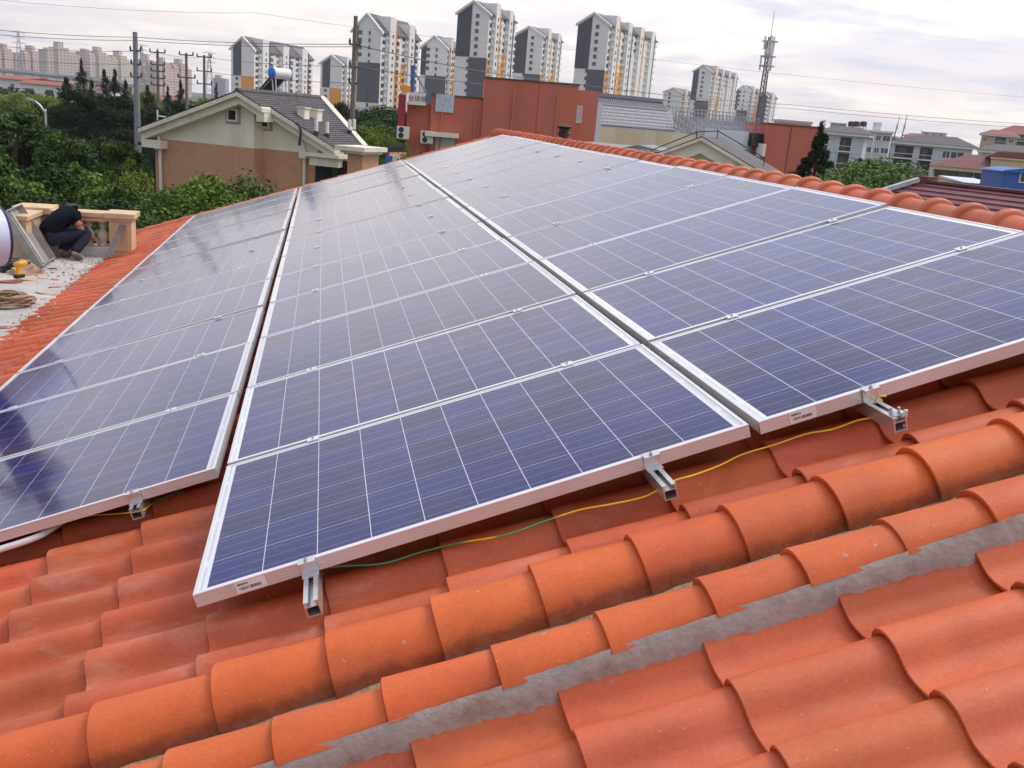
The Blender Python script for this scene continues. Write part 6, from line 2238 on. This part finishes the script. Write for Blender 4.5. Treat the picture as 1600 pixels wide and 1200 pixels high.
def person(name, label, loc, rz, J, shirt, trouser, scale=1.0, hair_mat=HAIR):
    P = empty(name, loc, rz, label, 'person')
    P.scale = (scale,) * 3
    # body: one continuous skinned figure
    n_, e_ = [], []

    def add(p, r, r2=None, link=None):
        n_.append((*p, r, r2 or r))
        if link is not None: e_.append((link, len(n_) - 1))
        return len(n_) - 1
    pel = add(J['pelvis'], .125, .105)
    wa = add(J['waist'], .125, .10, pel)
    ch = add(J['chest'], .145, .105, wa)
    nb = add(J['neck'], .052, None, ch)
    hb = add(J['head0'], .062, None, nb)
    hm = add(J['head1'], .085, .078, hb)
    ht = add(J['head2'], .062, .058, hm)
    wr = {}
    for s_ in ('n', 'f'):
        sh = add(J['sh_' + s_], .056, None, ch)
        el = add(J['el_' + s_], .040, None, sh)
        w = add(J['wr_' + s_], .026, None, el)
        d = (Vector(J['wr_' + s_]) - Vector(J['el_' + s_])).normalized()
        pm2 = Vector(J['wr_' + s_]) + d * .055
        pa = add(tuple(pm2), .034, .018, w)
        wr[s_] = (pa, pm2, d)
        hi_ = add(J['hip_' + s_], .088, None, pel)
        kn = add(J['kn_' + s_], .056, None, hi_)
        an = add(J['an_' + s_], .038, None, kn)
        to = add(J['toe_' + s_], .030, None, an)
    skin_body('body', n_, e_, SKIN, P)
    for s_ in ('n', 'f'):
        pa, pm2, d = wr[s_]
        side = d.cross(Vector((0, 0, 1)))
        if side.length < .1: side = Vector((0, 1, 0))
        fn, fe, roots = finger_nodes(pm2 + d * .02, d, side, 1)
        nodes = [(*(pm2 - d * .01), .022, .016)] + fn
        skin_body('hand', nodes, fe + [(0, r_) for r_ in roots], SKIN, P, 0, 1)
    # shirt
    sn, se = [], []

    def sa(p, r, r2=None, link=None):
        sn.append((*p, r, r2 or r))
        if link is not None: se.append((link, len(sn) - 1))
        return len(sn) - 1
    a = sa(J['hem'], .165, .140); b_ = sa(J['waist'], .160, .132, a); c = sa(J['chest'], .172, .132, b_)
    nn = Vector(J['chest']).lerp(Vector(J['neck']), .8)
    sa(tuple(nn), .080, None, c)
    for s_ in ('n', 'f'):
        k = sa(J['sh_' + s_], .078, None, c)
        m2 = Vector(J['sh_' + s_]).lerp(Vector(J['el_' + s_]), .62)
        sa(tuple(m2), .064, None, k)
    so = skin_body('shirt', sn, se, shirt, P, 2)
    if 'cuff' in J:
        for s_ in ('n',):
            a_ = Vector(J['sh_' + s_]).lerp(Vector(J['el_' + s_]), .655); b2 = Vector(J['sh_' + s_]).lerp(Vector(J['el_' + s_]), .685)
            MB().tube([a_, b2], .066, 14).build('cuff', plain('red_trim', (.28, .07, .08), .9), so, smooth=True)
    tn, te = [], []

    def ta(p, r, r2=None, link=None):
        tn.append((*p, r, r2 or r))
        if link is not None: te.append((link, len(tn) - 1))
        return len(tn) - 1
    a = ta(J['pelvis'], .158, .135)
    ta(tuple(Vector(J['pelvis']).lerp(Vector(J['waist']), .55)), .150, .125, a)
    for s_ in ('n', 'f'):
        h_ = ta(J['hip_' + s_], .105, None, a)
        k = ta(J['kn_' + s_], .078, None, h_)
        m2 = Vector(J['kn_' + s_]).lerp(Vector(J['an_' + s_]), .5)
        q = ta(tuple(m2), .068, None, k)
        ta(tuple(Vector(J['kn_' + s_]).lerp(Vector(J['an_' + s_]), 1.0)), .066, None, q)
        skin_body('shoe', [(*(Vector(J['an_' + s_]) + Vector((0, 0, -.035))), .060), (*Vector(J['an_' + s_]).lerp(Vector(J['toe_' + s_]), .55), .056, .046), (*J['toe_' + s_], .052, .036)], [(0, 1), (1, 2)], SHOE, P, 0)
    skin_body('trousers', tn, te, trouser, P, 0)
    # hair cap over the back and top of the head
    h1, h2, h0 = Vector(J['head1']), Vector(J['head2']), Vector(J['head0'])
    fw = Vector(J['face'])
    up = (h2 - h0).normalized()
    skin_body('hair', [(*(h1 - fw * .022 - up * .03), .082, .080), (*(h1 - fw * .018 + up * .035), .090, .086), (*(h2 - fw * .012 + up * .012), .070, .066)], [(0, 1), (1, 2)], hair_mat, P, 1)
    # face: nose, eyes, mouth, ears
    rt = fw.cross(up).normalized()
    skin_body('nose', [(*(h1 + fw * .072 + up * .012), .010), (*(h1 + fw * .092 - up * .018), .013)], [(0, 1)], SKIN, P, 0, 1)
    for s_ in (-1, 1):
        e = MB().lathe([(.001, -.008), (.009, -.005), (.011, 0), (.009, .005), (.001, .008)], 8, h1 + fw * .072 + up * .014 + rt * .030 * s_)
        e.build('eye', BLACK, P, smooth=True)
        skin_body('ear', [(*(h1 + rt * .082 * s_ + up * .014), .012, .018), (*(h1 + rt * .084 * s_ - up * .018 + fw * .006), .010, .012)], [(0, 1)], SKIN, P, 0, 1)
    MB().bar(h1 + fw * .072 - up * .045 - rt * .022, h1 + fw * .072 - up * .045 + rt * .022, .010, .008).build('mouth', REDMARK, P)
    return P


foot = at_z(103, 405, TZ)
J = dict(pelvis=(-.235, .02, .275), hem=(-.25, .03, .29), waist=(-.17, .06, .43), chest=(-.015, .16, .575), neck=(.030, .28, .625), head0=(.025, .33, .60), head1=(.015, .40, .56), head2=(-.01, .46, .585),
         face=(.45, .35, -.82), sh_n=(.105, .06, .575), el_n=(.165, .13, .40), wr_n=(.235, .28, .30), sh_f=(-.05, .34, .60), el_f=(.12, .46, .42), wr_f=(.26, .42, .27),
         hip_n=(-.17, -.02, .26), kn_n=(.27, .20, .345), an_n=(.10, -.03, .085), toe_n=(.24, -.09, .035), hip_f=(-.17, .12, .26), kn_f=(.20, .42, .36), an_f=(-.10, .12, .085), toe_f=(.05, .15, .035), cuff=1)
J['face'] = tuple(Vector(J['face']).normalized())
person('person', 'worker in a black T-shirt and dark trousers crouching with bowed head before the balustrade', (foot.x, foot.y, TZ), R(2), J, SHIRT, TROUSER, 1.0)
# second worker, at the left edge behind the water tank: only a leg in navy shows in the picture
f2 = Vector((-2.90, 6.50, TZ))
J2 = dict(pelvis=(-.12, .05, .92), hem=(-.12, .05, .90), waist=(-.15, .02, 1.08), chest=(-.20, .00, 1.30), neck=(-.23, -.02, 1.46), head0=(-.24, -.03, 1.51), head1=(-.25, -.04, 1.58), head2=(-.25, -.03, 1.66),
          face=(-.3, -.95, 0), sh_n=(.0, -.02, 1.40), el_n=(.04, -.12, 1.13), wr_n=(-.05, -.28, .98), sh_f=(-.40, .02, 1.40), el_f=(-.46, -.10, 1.13), wr_f=(-.36, -.28, .98),
          hip_n=(-.03, .05, .86), kn_n=(.02, .02, .48), an_n=(.03, .06, .09), toe_n=(.02, -.10, .04), hip_f=(-.21, .05, .86), kn_f=(-.24, .03, .48), an_f=(-.26, .06, .09), toe_f=(-.30, -.10, .04))
J2['face'] = tuple(Vector(J2['face']).normalized())
person('person', 'standing worker in navy overalls at the left edge, one leg showing below the water tank', (f2.x - .03, f2.y, TZ), 0, J2, WORN_BLUE, WORN_BLUE, 1.06)

# ------------------------------------------------------------------ the water tank at the left edge
td = 9.25
tc_ = at(-2, 369, td)
axd = Vector((.80, .60, 0)).normalized()
tk = empty('water_tank', tc_ - axd * .80 - Vector((0, 0, tc_.z - TZ)), math.atan2(axd.y, axd.x), 'white enamel solar water tank with a navy rim, cut by the left edge', 'water tank')
zc = tc_.z - TZ
tr_ = .285


def along(mb):
    mb.v = [(z, x, y + zc) for x, y, z in mb.v]
    return mb


along(MB().lathe([(tr_, -.80), (tr_, .80)], 40)).build('tank', TANK_WHITE, tk, auto=40)
for s_ in (-1, 1):
    along(MB().lathe([(tr_ + .003, s_ * .803), (tr_ + .006, s_ * .806), (tr_ + .006, s_ * .822), (tr_ - .004, s_ * .829)], 40)).build('rim', NAVY_RIM, tk, auto=50)
    along(MB().lathe([(tr_ - .006, s_ * .82), (tr_ * .93, s_ * .828), (tr_ * .7, s_ * .835), (tr_ * .3, s_ * .84)], 32)).build('end_cap', TANK_WHITE, tk, auto=50)
# printed characters and a red mark on the enamel: thin curved patches


def patch(mat, x0, x1, a0, a1, name):
    mb = MB()
    for i in range(7):
        a = R(a0 + (a1 - a0) * i / 6)
        for x in (x0, x1):
            mb.v.append((x, -math.cos(a) * (tr_ + .0015), zc + math.sin(a) * (tr_ + .0015)))
    mb.f = [(2 * i, 2 * i + 1, 2 * i + 3, 2 * i + 2) for i in range(6)]
    mb.build(name, mat, tk)


PRINT = plain('blue_print', (.38, .46, .66), .4, var=.05)
patch(REDMARK, .60, .65, -34, -20, 'printed_mark')
for i, (x0, x1, a0, a1) in enumerate([(.57, .60, 10, 40), (.62, .64, 5, 45), (.66, .70, 12, 18), (.66, .70, 30, 36), (.67, .69, 12, 36), (.45, .48, 5, 42), (.50, .54, 8, 14), (.50, .54, 24, 30), (.51, .525, 8, 40)]):
    patch(PRINT, x0, x1, a0, a1, 'printed_mark')
st_ = MB()
for x in (-.6, .55):
    st_.bar((x, -.2, zc - tr_ * .8), (x, -.35, 0), .035); st_.bar((x, .2, zc - tr_ * .8), (x, .35, 0), .035); st_.bar((x, -.32, .1), (x, .32, .1), .03)
st_.bar((-.6, .30, .16), (.55, .30, .16), .03)
st_.build('stand', STEEL, tk)

# ------------------------------------------------------------------ things lying on the terrace
rc = at_z(14, 478, TZ)
o = empty('rope_coil', rc, 0, 'coil of brown rope lying on the concrete at the left edge', 'rope')
pts = []
for i in range(400):
    a = i * .155
    k = i / 400
    r_ = .15 + .035 * math.sin(i * .37) + .02 * math.sin(i * .11)
    pts.append((r_ * 1.15 * math.cos(a) + .02 * math.sin(i * .05), r_ * math.sin(a), .014 + .10 * k + .02 * abs(math.sin(i * .23))))
MB().tube(pts, .0125, 6).build('coil', ROPE, o, smooth=True)
rc2 = at_z(34, 474, TZ)
pts = []
for i in range(160):
    a = i * .19
    r_ = .085 + .03 * math.sin(i * .29)
    pts.append((rc2.x - rc.x + r_ * 1.25 * math.cos(a), rc2.y - rc.y + r_ * math.sin(a), .010 + .05 * abs(math.sin(i * .17))))
MB().tube(pts, .011, 6).build('loose_turns', ROPE, o, smooth=True)

bgp = at_z(40, 428, TZ)
o = empty('crumpled_bag', bgp, R(20), 'crumpled tan bag with red print beside the metal tray', 'bag')
g_ = np.random.default_rng(3)
mb = MB()
N1, N2 = 14, 10
for i in range(N2):
    f_ = i / (N2 - 1)
    for k in range(N1):
        a = 2 * math.pi * k / N1
        r_ = (.17 * (1 - f_ * .75)) * (1 + .22 * math.sin(a * 3 + f_ * 5) + .12 * g_.standard_normal())
        mb.v.append((r_ * 1.2 * math.cos(a), r_ * .8 * math.sin(a), .17 * f_ + .012 * g_.standard_normal() * (f_ > .05)))
for i in range(N2 - 1):
    for k in range(N1):
        mb.f.append((i * N1 + k, i * N1 + (k + 1) % N1, (i + 1) * N1 + (k + 1) % N1, (i + 1) * N1 + k))
mb.f.append(tuple((N2 - 1) * N1 + k for k in range(N1)))
mb.build('sack', plain('bag_paper', (.42, .31, .24), .8, var=.25, scale=10, dirt=(.42, .08, .07), dirt_scale=6, dirt_amt=.8), o)
# yellow cordless drill
dp = at_z(34, 420, TZ + .16)
o = empty('cordless_drill', dp, R(60), 'yellow and black cordless drill lying on the crumpled bag', 'drill')
MB().tube([(-.09, 0, .06), (.06, 0, .06)], [.032, .034], 12).build('motor_housing', YEL, o, smooth=True)
MB().tube([(.06, 0, .06), (.10, 0, .06), (.13, 0, .06)], [.026, .022, .012], 10).build('chuck', DARK_METAL, o, smooth=True)
MB().hexa([(-.075, -.018, -.06), (-.02, -.018, -.06), (-.02, .018, -.06), (-.075, .018, -.06), (-.065, -.018, .045), (-.005, -.018, .045), (-.005, .018, .045), (-.065, .018, .045)]).build('handle', YEL, o, bevel=.006)
MB().box(-.10, .015, -.03, .03, -.10, -.061).build('battery', BLACK, o, bevel=.006)
# black tool case next to it
tp = at_z(22, 424, TZ)
o = empty('tool_case', tp, R(35), 'dark tool case half hidden behind the white water tank', 'case')
MB().box(-.16, .16, -.09, .09, 0, .12).build('case', BLACK, o, bevel=.012)
MB().tube([(-.06, 0, .12), (-.06, 0, .16), (.06, 0, .16), (.06, 0, .12)], .01, 6).build('handle', DARK_METAL, o)

sh_mesh = []
for i in range(5):
    g2 = random.Random(i + 90)
    mb = MB()
    n2 = 7
    top_, bot_ = [], []
    for k in range(n2):
        a = 2 * math.pi * k / n2
        r_ = g2.uniform(.6, 1.1)
        top_.append((r_ * math.cos(a), r_ * .62 * math.sin(a), .12 + .10 * math.sin(a * 2)))
    mb.add(top_ + [(x, y, z - .10) for x, y, z in top_], [tuple(range(n2)), tuple(range(2 * n2 - 1, n2 - 1, -1))] + [(k, k + n2, (k + 1) % n2 + n2, (k + 1) % n2) for k in range(n2)])
    sh_mesh.append(mb)
TILE_BIT = plain('broken_tile', (.42, .15, .10), .85, var=.2, scale=10)
TAN_BIT = plain('tan_chip', (.52, .38, .24), .9, var=.2, scale=10)
DARK_BIT = plain('dark_chip', (.10, .075, .06), .9, var=.3, scale=10)
big = [(16, 441, .19, TILE_BIT, 'largest broken red tile piece, curved, left of the cardboard'), (45, 437, .15, CARD, 'torn cardboard piece beside the broken red tile'), (74, 458, .13, TAN_BIT, 'flat tan chip alone in the middle of the terrace'),
       (84, 449, .07, TILE_BIT, 'narrow red tile chip above the flat tan chip'), (66, 434, .085, TAN_BIT, 'small tan chip right of the torn cardboard'), (82, 420, .075, DARK_BIT, 'dark flat chip between tray foot and crouching worker'),
       (95, 404, .06, TAN_BIT, 'tan wooden chip by the crouching worker\'s foot'), (130, 408, .05, TAN_BIT, 'small ochre chip at the toe of the crouching worker'), (22, 425, .13, CARD, 'crumpled cardboard scrap at the base of the bag'), (85, 437, .07, TILE_BIT, 'thin reddish chip below the dark flat one'),
       (8, 512, .10, TILE_BIT, 'faint reddish chip near the lower left corner of the terrace')]
for i, (u, v, s_, mt, lab) in enumerate(big):
    p = at_z(u, v, TZ)
    me = sh_mesh[i % 5].mesh('chip', mt)
    o = inst(me, 'debris_chip', None, (p.x, p.y, TZ + .002), (0, 0, random.uniform(-.4, .4)), (s_, s_, s_ * .55))
    tag(o, lab, 'debris', 'chips lying on the terrace')
db = MB()
for i in range(85):
    u = random.gauss(105, 26); v = random.gauss(420, 11)
    p = at_z(u, max(408, v), TZ)
    if p.x > -2.55 or p.y > 11.2: continue
    s_ = random.uniform(.005, .013)
    db.box(p.x - s_, p.x + s_, p.y - s_ * .7, p.y + s_ * .7, TZ + .001, TZ + .001 + s_ * .5)
tag(db.build('rubble', DARK_BIT), 'scatter of small dark crumbs on the terrace floor', 'rubble', kind='stuff')

# ------------------------------------------------------------------ the thin evening haze between here and the skyline
hz = MB().box(-1500, 1500, -600, 2300, GROUND - 1, 78)
ho = hz.build('haze', bpy.data.materials.new('haze_air'))
tag(ho, 'thin pale haze over the town', 'haze', kind='stuff')
hm_ = ho.data.materials[0]
hm_.use_nodes = True
ht_ = hm_.node_tree
ht_.nodes.clear()
pv = N(ht_, 'ShaderNodeVolumePrincipled', inp={'Density': .0002, 'Anisotropy': 0.0})
pv.inputs['Color'].default_value = (.88, .86, .92, 1)
hout = N(ht_, 'ShaderNodeOutputMaterial')
ht_.links.new(pv.outputs[0], hout.inputs['Volume'])
